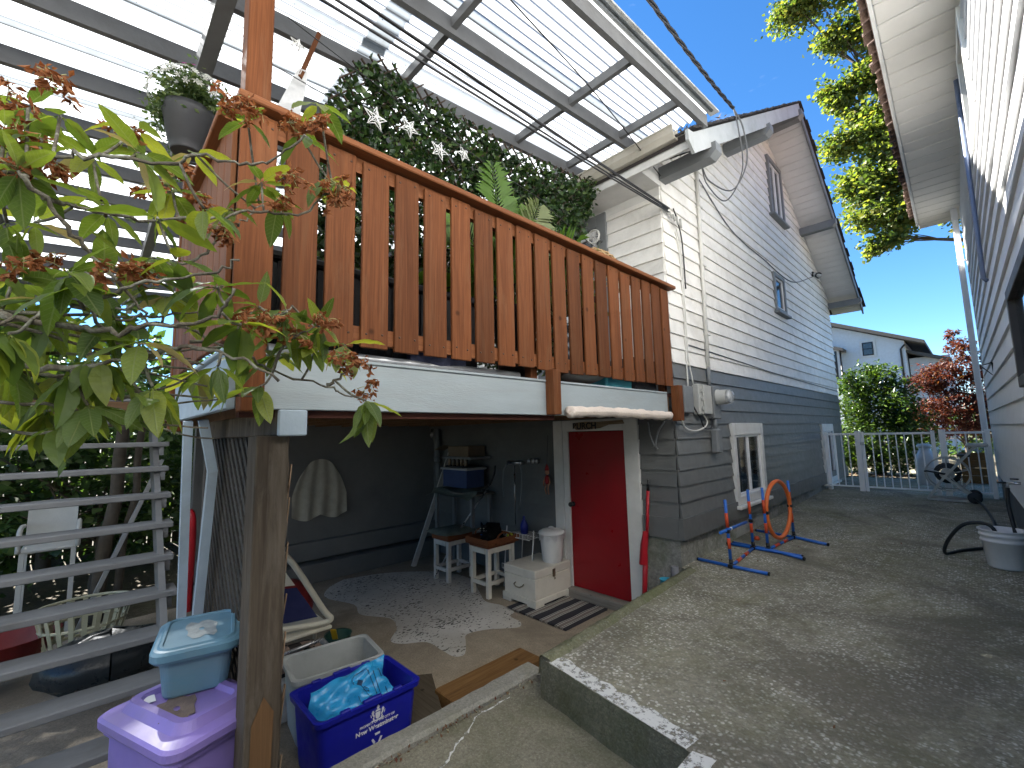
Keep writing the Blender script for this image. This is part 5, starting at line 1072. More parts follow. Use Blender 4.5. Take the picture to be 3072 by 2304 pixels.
bk = thing('bucket', 'white plastic bucket with a black hose in it at the right edge', 'bucket', (2.335,1.93,.63)); c = (2.335,1.93,.636); m_bkt = plain('white_bucket_plastic', (.66,.66,.66), .4, .05, 5, .05, dirt=(.50,.49,.46), dirtamt=.3)
obj('pail', MB().lathe([(.125,0),(.130,.012),(.155,.24),(.166,.245),(.166,.262),(.158,.266),(.160,.295),(.170,.300),(.170,.318),(.163,.322),(.165,.345),(.176,.35),(.176,.362),(.160,.360),(.150,.25),(.124,.012),(0,.010)],c,36), m_bkt, bk)
obj('sticker', MB().box(2.19,2.1915,1.87,1.91,.80,.83), m_trimg, bk); BASE[bk]
tp = thing('outdoor_tap', 'garden tap with a black hose on the neighbouring wall', 'tap', (2.50,2.2,1.42))
obj('spout', MB().tube([(2.57,2.15,1.43),(2.40,2.15,1.425)], .014, 8).tube([(2.42,2.15,1.425),(2.415,2.15,1.37)], .013, 8), m_chrome, tp); obj('valve_wheel', MB().lathe([(.0,-.008),(.035,-.008),(.035,.008),(0,.008)],(2.38,2.15,1.43),10).xf(Matrix.Identity(4)), m_blk, tp); obj('lever', MB().bbox(2.44,2.50,2.13,2.17,1.462,1.475,.003), m_blk, tp)
obj('tap_hose', MB().tube(spline([(2.415,2.15,1.38),(2.405,2.14,1.2),(2.42,2.08,1.0),(2.43,2.02,.86)],6), .018, 8), m_hose, tp)
# ================================================================ SERVICE GEAR ON THE GABLE
m_ub = plain('utility_grey', (.40,.40,.375), .5, .08); m_cabw = plain('white_cable', (.62,.61,.57), .5, .1); m_cabg = plain('grey_cable', (.12,.125,.13), .5, .1); m_cabk = plain('black_cable', (.02,.02,.022), .5, .1)
mt_ = thing('electric_meter', 'round glass electricity meter on a grey socket box on the gable wall', 'meter', (.05,.93,2.4))
obj('socket_box', MB().bbox(.015,.10,.84,1.06,2.16,2.56,.01), m_trimg, mt_); obj('meter_body', MB().lathe([(.098,0),(.098,.02),(.090,.03),(.088,.12),(.075,.13)],(0,0,0),28).xf(Matrix.Translation((.10,.95,2.42)) @ Matrix.Rotation(R(90),4,'Y')), m_ub, mt_)
obj('glass_cover', MB().lathe([(.086,0),(.084,.045),(.06,.065),(0,.07)],(0,0,0),28).xf(Matrix.Translation((.22,.95,2.42)) @ Matrix.Rotation(R(90),4,'Y')), glass('meter_glass', (.5,.52,.53), .45, .05), mt_); obj('dial', MB().lathe([(0,0),(.06,0),(.06,.004),(0,.004)],(0,0,0),20).xf(Matrix.Translation((.232,.95,2.42)) @ Matrix.Rotation(R(90),4,'Y')), m_vinyl, mt_)
obj('riser_pipe', MB().tube([(.06,.93,2.16),(.06,.93,2.03)], .026, 10), m_trimg, mt_); obj('lower_fitting', MB().bbox(.015,.11,.86,1.00,1.74,2.04,.02), m_trimg, mt_)
jb1 = thing('utility_box', 'pale grey telephone box with latches beside the electricity meter', 'utility box', (.05,.60,2.35)); obj('box', MB().bbox(.018,.10,.44,.76,2.20,2.56,.012), m_ub, jb1); obj('cover', MB().bbox(.10,.118,.53,.75,2.21,2.55,.008), m_ub, jb1)
for z in (2.28,2.38,2.48): obj('latch', MB().bbox(.10,.125,.475,.505,z-.02,z+.02,.004), m_ub, jb1)
jb2 = thing('utility_box', 'dark grey junction box tucked beside the deck railing end', 'utility box', (.04,.2,2.35)); obj('box', MB().bbox(.018,.085,.10,.33,2.22,2.52,.008), m_trimg, jb2)
cd = thing('conduit', 'tall white conduit pipe running up the gable wall', 'conduit', (.04,.9,2.5)); obj('upper_pipe', MB().tube([(.045,.885,2.79),(.045,.975,5.44)], .024, 10), m_cabw, cd); obj('lower_pipe', MB().tube([(.045,.875,2.55),(.045,.885,2.788)], .024, 10), m_trimg, cd); obj('weatherhead', MB().tube(spline([(.045,.975,5.44),(.06,.98,5.50),(.11,.99,5.47)],5), .03, 8), m_cabw, cd)
for z in (3.2,4.1,4.9): obj('pipe_strap', MB().box(.016,.075,.86+.03*(z-2.5),.95+.03*(z-2.5),z,z+.022), m_cabw, cd)
def cable(label, pts, r, mat, name='cable', n=7, grp=None): return obj(name, MB().tube(spline(pts, n), r, 6), mat, None, label, 'cable', grp, loc=Vector(pts[0]))
cable('white cables clipped down the house corner to the utility boxes', [(.03,.26,4.36),(.03,.34,4.1),(.03,.35,3.4),(.03,.33,2.9),(.04,.30,2.52)], .009, m_cabw)
cable('second white cable strand down the house corner', [(.03,.30,4.40),(.03,.37,4.15),(.03,.39,3.4),(.03,.38,2.9),(.05,.42,2.56)], .008, m_cabw)
cable('thin black cable drop curving off the bundle at the house corner', [(.10,.10,4.56),(.06,.28,4.48),(.035,.42,4.25),(.035,.43,3.7)], .008, m_cabk)
cable('thin grey cable clipped horizontally along the white siding', [(.03,.42,3.02),(.03,2.0,2.98),(.03,4.0,2.93),(.03,6.5,2.90),(.03,8.4,2.88)], .007, m_cabg)
cable('cable running diagonally down the gable from the weatherhead', [(.03,1.02,5.36),(.03,1.9,5.02),(.03,2.6,4.92),(.03,3.5,4.90),(.03,5.2,4.88),(.03,7.0,5.40)], .009, m_cabg)
cable('looped white cable under the utility boxes', [(.06,.02,2.20),(.07,.10,2.06),(.07,.35,2.02),(.07,.60,2.06),(.07,.68,2.12),(.07,.60,2.20)], .009, m_cabw)
cable('dark cable drooping from the junction box', [(.06,.36,2.30),(.07,.50,2.16),(.07,.60,2.05),(.07,.80,2.06),(.07,.83,2.18)], .008, m_cabk)
# overhead lines to the corner bundle
for k,(dz,dy,lbl) in enumerate(((0,0,'upper'),(.035,.03,'middle'),(-.04,-.02,'lower'),(-.07,.02,'lowest'))):
    cable('%s of the dark overhead cables running under the patio cover to the house corner' % lbl, [tuple(p) for p in catenary((.44+.012*k,-6.2,4.10-.05*k+dz),(.06,.06+dy,4.56+dz*.5),.03,8)], .0075, m_cabk, 'overhead_cable', 3, None)
bn_ = thing('cable_clamp', 'knot of cable clamps where the overhead lines meet the house corner', 'clamp', (.05,.08,4.5)); 
for k in range(5): obj('clamp', MB().tube([(.03+.02*k,.04+.05*k,4.56-.02*k),(.06+.01*k,.07+.05*k,4.50-.03*k)], .014, 6), m_ub, bn_)
cable('single thin line from the patio cover to the insulator on the house corner', [(.34,-2.9,5.02),(.22,-1.5,5.0),(.04,-.03,4.93)], .006, m_cabk, 'overhead_cable', 4)
# twisted service drop
tw = thing('service_drop', 'thick twisted electricity cable coming down from the sky to the roof edge', 'cable', (.66,.6,5.7))
A_, B_ = Vector((.98,-4.3,5.35)), Vector((.66,.62,5.76)); pth = catenary(A_, B_, .16, 70)
for ph in (0,2.1,4.2):
    obj('strand', MB().tube([p+Vector((math.cos(i*.75+ph)*.012,0,math.sin(i*.75+ph)*.012)) for i,p in enumerate(pth)], .009, 6), m_cabk, tw)
obj('tail', MB().tube(spline([(.66,.62,5.76),(.68,.85,5.6),(.64,1.0,5.25),(.45,1.0,4.98),(.2,.98,5.2),(.11,.99,5.45)],7), .009, 6), m_cabg, tw); obj('tail', MB().tube(spline([(.66,.62,5.76),(.67,.70,5.55),(.60,.95,5.15),(.35,1.05,4.90),(.16,1.0,5.18),(.11,.99,5.43)],7), .008, 6), m_cabg, tw)
# debris at the roof corner
gq = np.random.default_rng(9); ptsd = [(OX-.12+gq.normal()*.06, -.46+abs(gq.normal())*.5, 0) for _ in range(90)]; ptsd = [(x,y,roofz(y)+.02+gq.random()*.03) for x,y,_ in ptsd]
obj('roof_debris', leaves_mesh('roof_debris', ptsd, .07, .25, 4, .2, .2), plain('dry_debris', (.13,.095,.055), .9, .4), None, kind='stuff', label='dry leaf litter on the roof corner', cat='debris')
# floodlight
fl_ = thing('floodlight', 'twin floodlight under the far eave of the gable wall', 'floodlight', (.05,7.05,5.48)); obj('base', MB().lathe([(.06,0),(.06,.03),(.03,.05)],(0,0,0),14).xf(Matrix.Translation((.015,7.05,5.48)) @ Matrix.Rotation(R(90),4,'Y')), m_blkp, fl_)
for s_ in (-1,1): obj('lamp_head', MB().lathe([(.025,0),(.05,.05),(.07,.14),(.066,.14),(.0,.10)],(0,0,0),14).xf(Matrix.Translation((.06,7.05+s_*.05,5.47)) @ Matrix.Rotation(R(125),4,'Y') @ Matrix.Rotation(R(40*s_),4,'X')), m_blkp if s_ > 0 else m_ub, fl_)
# clothesline pulley and wicker ball
pu = thing('clothesline_pulley', 'white clothesline pulley wheel on the upper wall', 'pulley', (-.845,-.15,4.48)); obj('wheel', MB().tube([(-.845+.085*math.cos(t),-.14,4.48+.085*math.sin(t)) for t in np.linspace(0,2*math.pi,25)[:-1]], .014, 6, closed=True), m_cabw, pu)
for k in range(4): t = math.pi*k/4; obj('spoke', MB().tube([(-.845+.085*math.cos(t),-.14,4.48+.085*math.sin(t)),(-.845-.085*math.cos(t),-.14,4.48-.085*math.sin(t))], .005, 4), m_cabw, pu)
obj('hook', MB().tube([(-.845,-.14,4.48),(-.80,-.10,4.45),(-.79,-.05,4.42)], .012, 6), m_chrome, pu)
cable('clothesline strung from the pulley across the deck', [(-.845,-.15,4.565),(-.7,-2.0,4.35),(-.55,-4.0,4.36)], .004, m_cabg, 'clothesline', 4)
wk = thing('wicker_basket', 'domed wicker basket rising above the top rail near the house', 'basket', (-.40,-.88,2.43)); m_wik = plain('wicker_cane', (.44,.29,.14), .6, .25, 20); wc = Vector((-.40,-.88,3.60))
for k in range(9):
    a = math.pi*k/9; obj('rib', MB().tube([wc+Vector((.34*math.cos(t)*math.cos(a),.34*math.cos(t)*math.sin(a),.34*math.sin(t))) for t in np.linspace(-.3,math.pi+.3,21)], .008, 5), m_wik, wk)
for k in range(7):
    h = .03+.046*k; r = math.sqrt(max(.01,.34**2-h*h)); obj('weave_band', MB().tube([wc+Vector((r*math.cos(t),r*math.sin(t),h+.01*math.sin(9*t))) for t in np.linspace(0,2*math.pi,37)[:-1]], .007, 5, closed=True), m_wik, wk)
# ================================================================ PLANTS ON THE DECK
m_palm = leafmat('palm_leaf', [(0,(.10,.20,.03)),(.6,(.15,.27,.04)),(1,(.22,.33,.06))], .45, .35, False)
m_palmd = leafmat('pale_palm_leaf', [(0,(.20,.24,.10)),(1,(.32,.33,.16))], .4, .4, False)
pl = thing('potted_palm', 'green potted palm with arching feather fronds behind the railing', 'palm', (-.28,-1.9,2.43))
obj('pot', MB().lathe([(.12,0),(.17,.62),(.18,.63),(.16,.62),(.14,.58),(0,.58)],(-.32,-2.1,2.43),20), m_blkp, pl); obj('stem', MB().tube([(-.32,-2.1,2.98),(-.33,-2.12,3.12)], .04, 8), m_timb, pl)
def frond(base, d, L_, arch, nleaf, lw, ll, seed):
    r_ = random.Random(seed); d = Vector(d).normalized(); q = MB(); sp_ = []
    for i in range(17): u = i/16; sp_.append(Vector(base)+d*(L_*u)+Vector((0,0,-arch*u*u*L_)))
    q.tube(sp_, [.008*(1-.8*i/16) for i in range(17)], 5)
    for i in range(nleaf):
        u = .22+.78*i/nleaf; k = u*16; a = int(k); c0 = sp_[a].lerp(sp_[min(16,a+1)], k-a); tan = (sp_[min(16,a+1)]-sp_[a]).normalized(); side = tan.cross(Vector((0,0,1)))
        if side.length < .85: side = tan.cross(Vector((1,0,0)))
        side.normalize(); up_ = side.cross(tan)
        for s_ in (-1,1):
            l = ll*math.sin(math.pi*(.12+.83*u))**.7*r_.uniform(.85,1.1); dd = (side*s_*.8+tan*.62+up_*r_.uniform(-.05,.25)).normalized()
            m1 = c0+dd*l*.5+Vector((0,0,.01)); e = c0+dd*l+Vector((0,0,-.22*l)); wv = tan.cross(dd).cross(dd).normalized()*lw
            n0 = len(q.v); q.v += [tuple(c0),tuple(m1+wv),tuple(e),tuple(m1-wv)]; q.f += [(n0,n0+1,n0+2),(n0,n0+2,n0+3)]
    q.v = [(min(v[0],-.06) if v[2] < 3.68 else max(-.54,v[0]), v[1], v[2]) for v in q.v]; return q
b = (-.33,-2.12,3.04); k = 0
for (d,L_,ar,mm) in (((.14,-.30,1.35),1.32,.12,0),((.05,.10,1.3),1.15,.16,0),((.0,-.75,1.1),1.25,.22,0),((.30,.55,1.0),1.25,.30,0),((.05,1.0,.85),1.35,.35,1),((.2,.2,1.2),1.2,.2,1),((.32,-.35,.75),1.0,.35,0),((-.2,.6,.9),1.2,.3,0),((.22,1.1,.55),1.2,.35,1),((.1,-1.0,.6),1.0,.4,0)):
    obj('frond', frond(b, d, L_, ar, 30, .011, .34, 20+k), m_palmd if mm else m_palm, pl); k += 1
# grassy plant further along
gp_ = thing('spider_plant', 'pale spiky grass-leaved plant near the upper window', 'plant', (-.30,-1.05,2.43)); obj('pot', MB().lathe([(.11,0),(.14,.9),(.15,.91),(0,.88)],(-.30,-1.05,2.43),18), m_blkp, gp_)
for k in range(34):
    a = rnd.uniform(0,6.28); r_ = rnd.uniform(.25,.55); p0 = Vector((-.30,-1.05,3.30)); e = p0+Vector((math.cos(a)*r_,math.sin(a)*r_,rnd.uniform(.15,.62))); mdl = p0.lerp(e,.55)+Vector((0,0,.16)); wv = Vector((-math.sin(a),math.cos(a),0))*.010
    q = MB(); P = []
    for i in range(8): u = i/7; c0 = (p0*(1-u)**2+mdl*2*u*(1-u)+e*u*u); P.append([c0+wv*(1-u*.95),c0-wv*(1-u*.95)])
    obj('blade', q.grid(P), m_palmd if k % 2 else m_palm, gp_)
# hanging basket of white flowers
hp = thing('flower_pot', 'grey ribbed pot overflowing with small white flowers on the railing end', 'flower pot', (-1.08,-4.26,3.95)); pc = (-1.06,-4.255,3.86)
obj('pot', MB().lathe([(.085,0),(.09,.01),(.10,.06),(.104,.062),(.115,.12),(.119,.122),(.128,.19),(.131,.192),(.138,.24),(.146,.25),(.148,.285),(.138,.283),(.125,.22),(0,.21)],pc,28), plain('charcoal_pot', (.045,.046,.05), .5, .1), hp)
gq = np.random.default_rng(11); pf = cloud([(pc[0],pc[1],pc[2]+.36,.25,.22,.15),(pc[0]-.1,pc[1]-.05,pc[2]+.26,.19,.16,.12)], 5200, 3, .25)
obj('foliage', leaves_mesh('foliage', pf, .034, .5, 12, .2, .2), leafmat('flower_foliage', [(0,(.05,.09,.03)),(.7,(.11,.17,.06)),(1,(.20,.24,.10))], .35), hp, kind='stuff', local=True).location = -BASE[hp]
trl = [(pc[0]-.20+gq.normal()*.03+.05*math.sin(u*9), pc[1]-.04+gq.normal()*.03, pc[2]+.30-.42*u) for u in gq.random(420)]
obj('trailing_foliage', leaves_mesh('trailing', trl, .026, .5, 13, .0, .2), MT['flower_foliage'], hp, kind='stuff', local=True).location = -BASE[hp]
def flower(n, r, c=(0,0,0)):
    q = MB()
    for k in range(n):
        a = 2*math.pi*k/n; q.add([c,(c[0]+r*.6*math.cos(a-.35),c[1]+r*.6*math.sin(a-.35),c[2]+.004),(c[0]+r*math.cos(a),c[1]+r*math.sin(a),c[2]),(c[0]+r*.6*math.cos(a+.35),c[1]+r*.6*math.sin(a+.35),c[2]+.004)], [(0,1,2,3)])
    return q
fm = flower(6,.022).mesh('flower'); fm.materials.append(leafmat('white_petal', [(0,(.72,.72,.66)),(1,(.82,.82,.78))], .3, .5, False, tint=(1,1,1)))
for k in range(200):
    a, e = gq.uniform(0,6.28), gq.uniform(-.25,1.5); n_ = Vector((math.cos(a)*math.cos(e),math.sin(a)*math.cos(e),math.sin(e))); p = Vector(pc)+Vector((n_.x*.255,n_.y*.225,.36+n_.z*.16)); M_ = n_.to_track_quat('Z','Y').to_matrix().to_4x4(); M_.translation = p; inst('flower', fm, hp, None, M=M_)
pf2 = flower(6,.045).mesh('pink_flower'); pf2.materials.append(leafmat('pink_petal', [(0,(.62,.06,.40)),(1,(.7,.1,.5))], .3, .5, False, tint=(1,1,1))); M_ = Vector((.6,-.3,.8)).to_track_quat('Z','Y').to_matrix().to_4x4(); M_.translation = Vector((pc[0]+.10,pc[1]-.03,pc[2]+.545)); inst('pink_flower', pf2, hp, None, M=M_)
BR=[[(0.557, -4.784, 2.365), (0.6, -4.67, 2.345), (0.648, -4.581, 2.329), (0.7, -4.508, 2.347), (0.771, -4.36, 2.381), (0.827, -4.321, 2.458)], [(0.452, -4.524, 2.394), (0.444, -4.414, 2.412), (0.463, -4.222, 2.341), (0.461, -4.113, 2.278), (0.5, -3.926, 2.233), (0.494, -3.851, 2.198), (0.509, -3.749, 2.211)], [(0.482, -4.784, 2.267), (0.527, -4.685, 2.233), (0.599, -4.497, 2.276), (0.664, -4.397, 2.311), (0.723, -4.3, 2.279), (0.785, -4.187, 2.218)], [(0.358, -4.788, 2.165), (0.351, -4.562, 2.171), (0.344, -4.451, 2.2)], [(0.35, -4.791, 2.192), (0.408, -4.666, 2.198), (0.488, -4.499, 2.258), (0.571, -4.333, 2.254)], [(0.671, -4.751, 2.702), (0.619, -4.665, 2.596), (0.579, -4.589, 2.526), (0.543, -4.504, 2.418), (0.5, -4.483, 2.342)], [(0.665, -4.656, 2.385), (0.714, -4.585, 2.416), (0.766, -4.512, 2.452), (0.835, -4.369, 2.498), (0.886, -4.322, 2.532)], [(0.357, -4.488, 2.579), (0.338, -4.449, 2.644), (0.346, -4.336, 2.706), (0.341, -4.281, 2.802), (0.343, -4.207, 2.883), (0.34, -4.156, 2.98)], [(0.581, -4.807, 2.721), (0.633, -4.715, 2.787), (0.684, -4.623, 2.807), (0.748, -4.48, 2.816), (0.802, -4.417, 2.84), (0.862, -4.313, 2.827), (0.927, -4.228, 2.876), (0.981, -4.182, 2.919)], [(0.589, -4.738, 2.68), (0.554, -4.667, 2.703), (0.539, -4.528, 2.713), (0.563, -4.333, 2.775), (0.57, -4.227, 2.837), (0.59, -4.09, 2.859), (0.614, -3.983, 2.974), (0.594, -3.963, 3.028)], [(0.559, -4.139, 2.265), (0.617, -4.114, 2.365), (0.687, -4.046, 2.429)], [(0.555, -4.383, 2.33), (0.59, -4.198, 2.44), (0.6, -4.098, 2.506)], [(0.568, -4.58, 2.344), (0.611, -4.633, 2.428), (0.659, -4.627, 2.481)], [(0.621, -3.972, 2.219), (0.616, -3.914, 2.266), (0.608, -3.875, 2.342)]]
WH=[(0.475, -4.551, 3.043), (0.643, -4.77, 2.72), (0.389, -4.808, 2.668), (0.498, -4.242, 3.208), (0.717, -4.063, 3.243), (0.539, -4.197, 2.964), (0.47, -4.446, 2.868), (0.732, -4.392, 2.718), (0.628, -3.986, 3.027), (0.443, -4.754, 2.923), (0.612, -4.543, 2.889), (0.678, -4.661, 2.468), (0.303, -4.6, 2.574), (0.498, -4.551, 2.576), (0.412, -4.481, 2.645), (0.362, -4.389, 2.574), (0.335, -4.789, 2.521), (0.425, -4.16, 2.531), (0.649, -4.127, 2.469), (0.543, -3.978, 2.459), (0.692, -3.939, 2.367), (0.426, -4.09, 2.355), (0.405, -4.194, 2.338), (0.682, -4.327, 2.255), (0.623, -4.473, 2.188), (0.559, -4.606, 2.134), (0.313, -4.32, 2.286), (0.45, -4.768, 2.244), (0.364, -4.673, 2.236), (0.747, -3.881, 2.16), (0.552, -4.179, 2.212), (0.515, -4.562, 2.395), (0.514, -4.707, 2.424), (0.467, -4.442, 2.503), (0.585, -4.074, 2.41), (0.433, -4.268, 2.883), (0.41, -4.602, 2.759), (0.485, -4.126, 2.931), (0.305, -4.842, 2.985), (0.256, -4.806, 3.11), (0.361, -4.663, 2.395), (0.618, -4.511, 2.314), (0.286, -4.763, 2.721), (0.291, -4.648, 2.987), (0.41, -4.386, 3.062), (0.441, -4.812, 2.854), (0.4, -4.724, 3.037), (0.642, -4.491, 2.691), (0.578, -4.08, 3.192), (0.395, -4.747, 2.375), (0.541, -4.604, 2.261), (0.648, -4.756, 2.3), (0.24, -4.691, 2.145), (0.165, -4.748, 2.177), (0.715, -4.278, 2.386), (0.527, -3.987, 2.36), (0.558, -4.433, 2.604), (0.684, -4.339, 2.5)]
FL=[(0.677, -4.328, 3.149), (0.567, -4.258, 3.209), (0.589, -4.125, 3.21), (0.819, -4.112, 3.097), (0.443, -4.74, 2.863), (0.631, -4.788, 2.737), (0.41, -4.785, 2.941), (0.76, -4.005, 2.932), (0.617, -3.984, 2.966), (0.386, -4.494, 2.923), (0.55, -4.435, 2.896), (0.416, -4.379, 2.903), (0.551, -4.52, 2.553), (0.612, -4.573, 2.522), (0.528, -4.255, 2.46), (0.701, -4.224, 2.413), (0.671, -4.176, 2.427), (0.638, -4.091, 2.398), (0.628, -3.993, 2.466), (0.747, -3.969, 2.312), (0.787, -3.936, 2.277), (0.612, -3.799, 2.228), (0.512, -4.766, 2.516), (0.296, -4.74, 2.604), (0.463, -4.298, 2.79), (0.699, -4.128, 2.945), (0.521, -4.733, 3.079), (0.485, -4.82, 3.009), (0.481, -4.587, 3.03), (0.623, -4.149, 2.901)]
rh = thing('rhododendron', 'rhododendron branches with drooping leaves and withered brown flower heads', 'shrub', (.25,-5.1,0))
m_bark = plain('lichen_bark', (.10,.085,.062), .85, .35, 22, 1.0, 90, dirt=(.40,.41,.33), dirtamt=.85)
root = Vector((.10,-5.35,-.05))
obj('trunk', MB().tube(spline([root,(.16,-5.28,.8),(.25,-5.18,1.5),(.36,-5.0,2.05),(.42,-4.86,2.30)],6), [.045-.0008*i for i in range(25)], 9), m_bark, rh)
obj('trunk', MB().tube(spline([root+Vector((.05,.1,0)),(.22,-5.15,.9),(.30,-5.05,1.6),(.36,-4.95,2.12),(.44,-4.84,2.16)],6), [.036-.0006*i for i in range(25)], 9), m_bark, rh)
obj('trunk', MB().tube(spline([root+Vector((.0,.05,.0)),(.1,-5.3,1.2),(.3,-5.1,2.2),(.45,-4.9,2.75)],6), [.030-.0006*i for i in range(19)], 9), m_bark, rh)
for k, b_ in enumerate(BR):
    P = spline(b_, 6); n = len(P); r0 = .0088 if k in (3,0,2) else .0060
    P = [p+Vector((rnd.gauss(0,.005),rnd.gauss(0,.005),rnd.gauss(0,.005))) for p in P]
    obj('branch', MB().tube(P, [r0*(1-.55*i/n)*rnd.uniform(.8,1.25) for i in range(n)], 7), m_bark, rh)
for k in range(9):
    y0 = -4.95; z0 = rnd.uniform(2.12,2.42); x0 = rnd.uniform(.28,.52); e = Vector((rnd.uniform(.35,.68),rnd.uniform(-4.45,-4.1),z0+rnd.uniform(-.10,.12)))
    P = spline([(x0,y0,z0),Vector((x0,y0,z0)).lerp(e,.35)+Vector((.02,0,rnd.uniform(-.04,.05))),Vector((x0,y0,z0)).lerp(e,.7)+Vector((-.01,0,rnd.uniform(-.04,.04))),e],5); n = len(P)
    obj('branch', MB().tube([p+Vector((0,0,rnd.gauss(0,.003))) for p in P], [.0065*(1-.6*i/n) for i in range(n)], 6), m_bark, rh)
allb = [Vector(p) for b_ in BR for p in spline(b_, 4)]
# leaf meshes: midrib fold, droop, pointed tip
def rleaf(seed):
    r_ = random.Random(seed); q = MB(); n = 8; dr = r_.uniform(.05,.45); tw_ = r_.uniform(-.5,.5); cup = r_.uniform(.10,.45); P = []
    for i in range(n+1):
        u = i/n; w = .195*(math.sin(math.pi*min(1,u**.82))**.75)*(1-.15*u)+(.006 if 0 < i < n else .0); z = -dr*u*u; row = []
        for j,v in enumerate((-1,-.55,0,.55,1)):
            a = tw_*u; y = v*w; zz = z+cup*abs(v)*w*(1 if abs(v) > .1 else 0)*.9+.012*math.sin(u*18)*abs(v); row.append((.06+u*.94, y*math.cos(a)-0*math.sin(a), zz+y*math.sin(a)))
        P.append(row)
    q.grid(P); q.tube([(0,0,0),(.07,0,0)], .012, 5); return q.mesh('leaf')
m_rh = leafmat('rhododendron_leaf', [(0,(.062,.105,.034)),(.45,(.10,.155,.046)),(.78,(.165,.22,.058)),(1,(.28,.31,.075))], .55, .45, False, tint=(2.3,2.1,.55))
m_rhd = leafmat('old_yellow_leaf', [(0,(.38,.32,.14)),(1,(.45,.38,.2))], .4, .5, False, tint=(1.2,1.1,.7))
def veins(m):
    nt = m.node_tree; N = nt.nodes; bs = [n for n in N if n.type == 'BSDF_PRINCIPLED'][0]; tl = [n for n in N if n.type == 'BSDF_TRANSLUCENT'][0]
    tc = N.new('ShaderNodeTexCoord'); sx = N.new('ShaderNodeSeparateXYZ'); nt.links.new(tc.outputs['Object'], sx.inputs[0])
    def mth(op, a, b=None):
        n = N.new('ShaderNodeMath'); n.operation = op
        for i, v in enumerate((a, b)):
            if v is None: continue
            if hasattr(v, 'links'): nt.links.new(v, n.inputs[i])
            else: n.inputs[i].default_value = v
        return n.outputs[0]
    ay = mth('ABSOLUTE', sx.outputs[1]); rib = _ramp(nt, ay, [(.006,1.0),(.016,0.0)])
    fr = mth('FRACT', mth('MULTIPLY', mth('SUBTRACT', sx.outputs[0], mth('MULTIPLY', ay, .9)), 11.0)); lat = _ramp(nt, mth('ABSOLUTE', mth('SUBTRACT', fr, .5)), [(.40,0.0),(.49,.55)])
    f = mth('MAXIMUM', rib, lat)
    for sock in (bs.inputs['Base Color'], tl.inputs['Color']):
        src = sock.links[0].from_socket; nt.links.new(_mix(nt, mth('MULTIPLY', f, .45), src, (.34,.38,.14)), sock)
    _bump(nt, bs, f, .5, .01)
veins(m_rh)
LM = [rleaf(40+i) for i in range(10)]
for me in LM: me.materials.append(m_rh)
LD = rleaf(77); LD.materials.append(m_rhd)
nl = 0; xq = MB(); WHX = list(WH)+[tuple(Vector(w)+Vector((rnd.uniform(-.09,.02),rnd.uniform(-.09,.09),rnd.uniform(-.08,.08)))) for w in WH if w[1] < -4.35 and w[2] < 2.5]
for wi, w in enumerate(WHX):
    w = Vector(w); nb_ = min(allb, key=lambda p: (p-w).length); ax_ = (w-nb_)
    if ax_.length > .015: obj('twig', MB().tube(spline([nb_, nb_.lerp(w,.5)+Vector((0,0,-.012)), w],4), .0042, 6), m_bark, rh)
    ax_ = (ax_.normalized() if ax_.length > .02 else Vector((.5,.3,.3)))+Vector((rnd.uniform(-.3,.3),rnd.uniform(-.3,.3),rnd.uniform(.1,.6))); ax_.normalize()
    sx = ax_.orthogonal().normalized(); sy = ax_.cross(sx); cnt = (rnd.randint(6,9) if w.z < 2.6 else rnd.randint(4,7)) if wi < len(WH) else 4; a0 = rnd.uniform(0,6.28); low = w.z < 2.30
    for k in range(cnt):
        a = a0+2.4*k; d = (sx*math.cos(a)+sy*math.sin(a))*1.0+ax_*rnd.uniform(-.15,.5)+Vector((0,0,rnd.uniform(-1.0,-.05)-(.5 if low else 0))); d.normalize()
        upv = Vector((rnd.uniform(-.3,.3),rnd.uniform(-.3,.3),1)); yv = upv.cross(d)
        if yv.length < .1: yv = Vector((1,0,0)).cross(d)
        yv.normalize(); zv = d.cross(yv); s_ = rnd.uniform(.095,.165); M_ = Matrix((d,yv,zv)).transposed().to_4x4() @ Matrix.Diagonal((s_,s_*rnd.uniform(.85,1.15),s_,1)); M_.translation = w+d*.006
        lm_ = LD if rnd.random() < .035 else LM[rnd.randrange(10)]
        if nl < 298: inst('leaf', lm_, rh, None, M=M_)
        else:
            n0 = len(xq.v); xq.v += [tuple(M_ @ v_.co) for v_ in lm_.vertices]; xq.f += [tuple(n0+i_ for i_ in p_.vertices) for p_ in lm_.polygons]
        nl += 1
obj('rear_leaves', xq, leafmat('rear_rhododendron_leaf', [(0,(.062,.105,.034)),(.45,(.10,.155,.046)),(.78,(.165,.22,.058)),(1,(.28,.31,.075))], .55, .45, True, tint=(2.3,2.1,.55)), rh, kind='stuff')
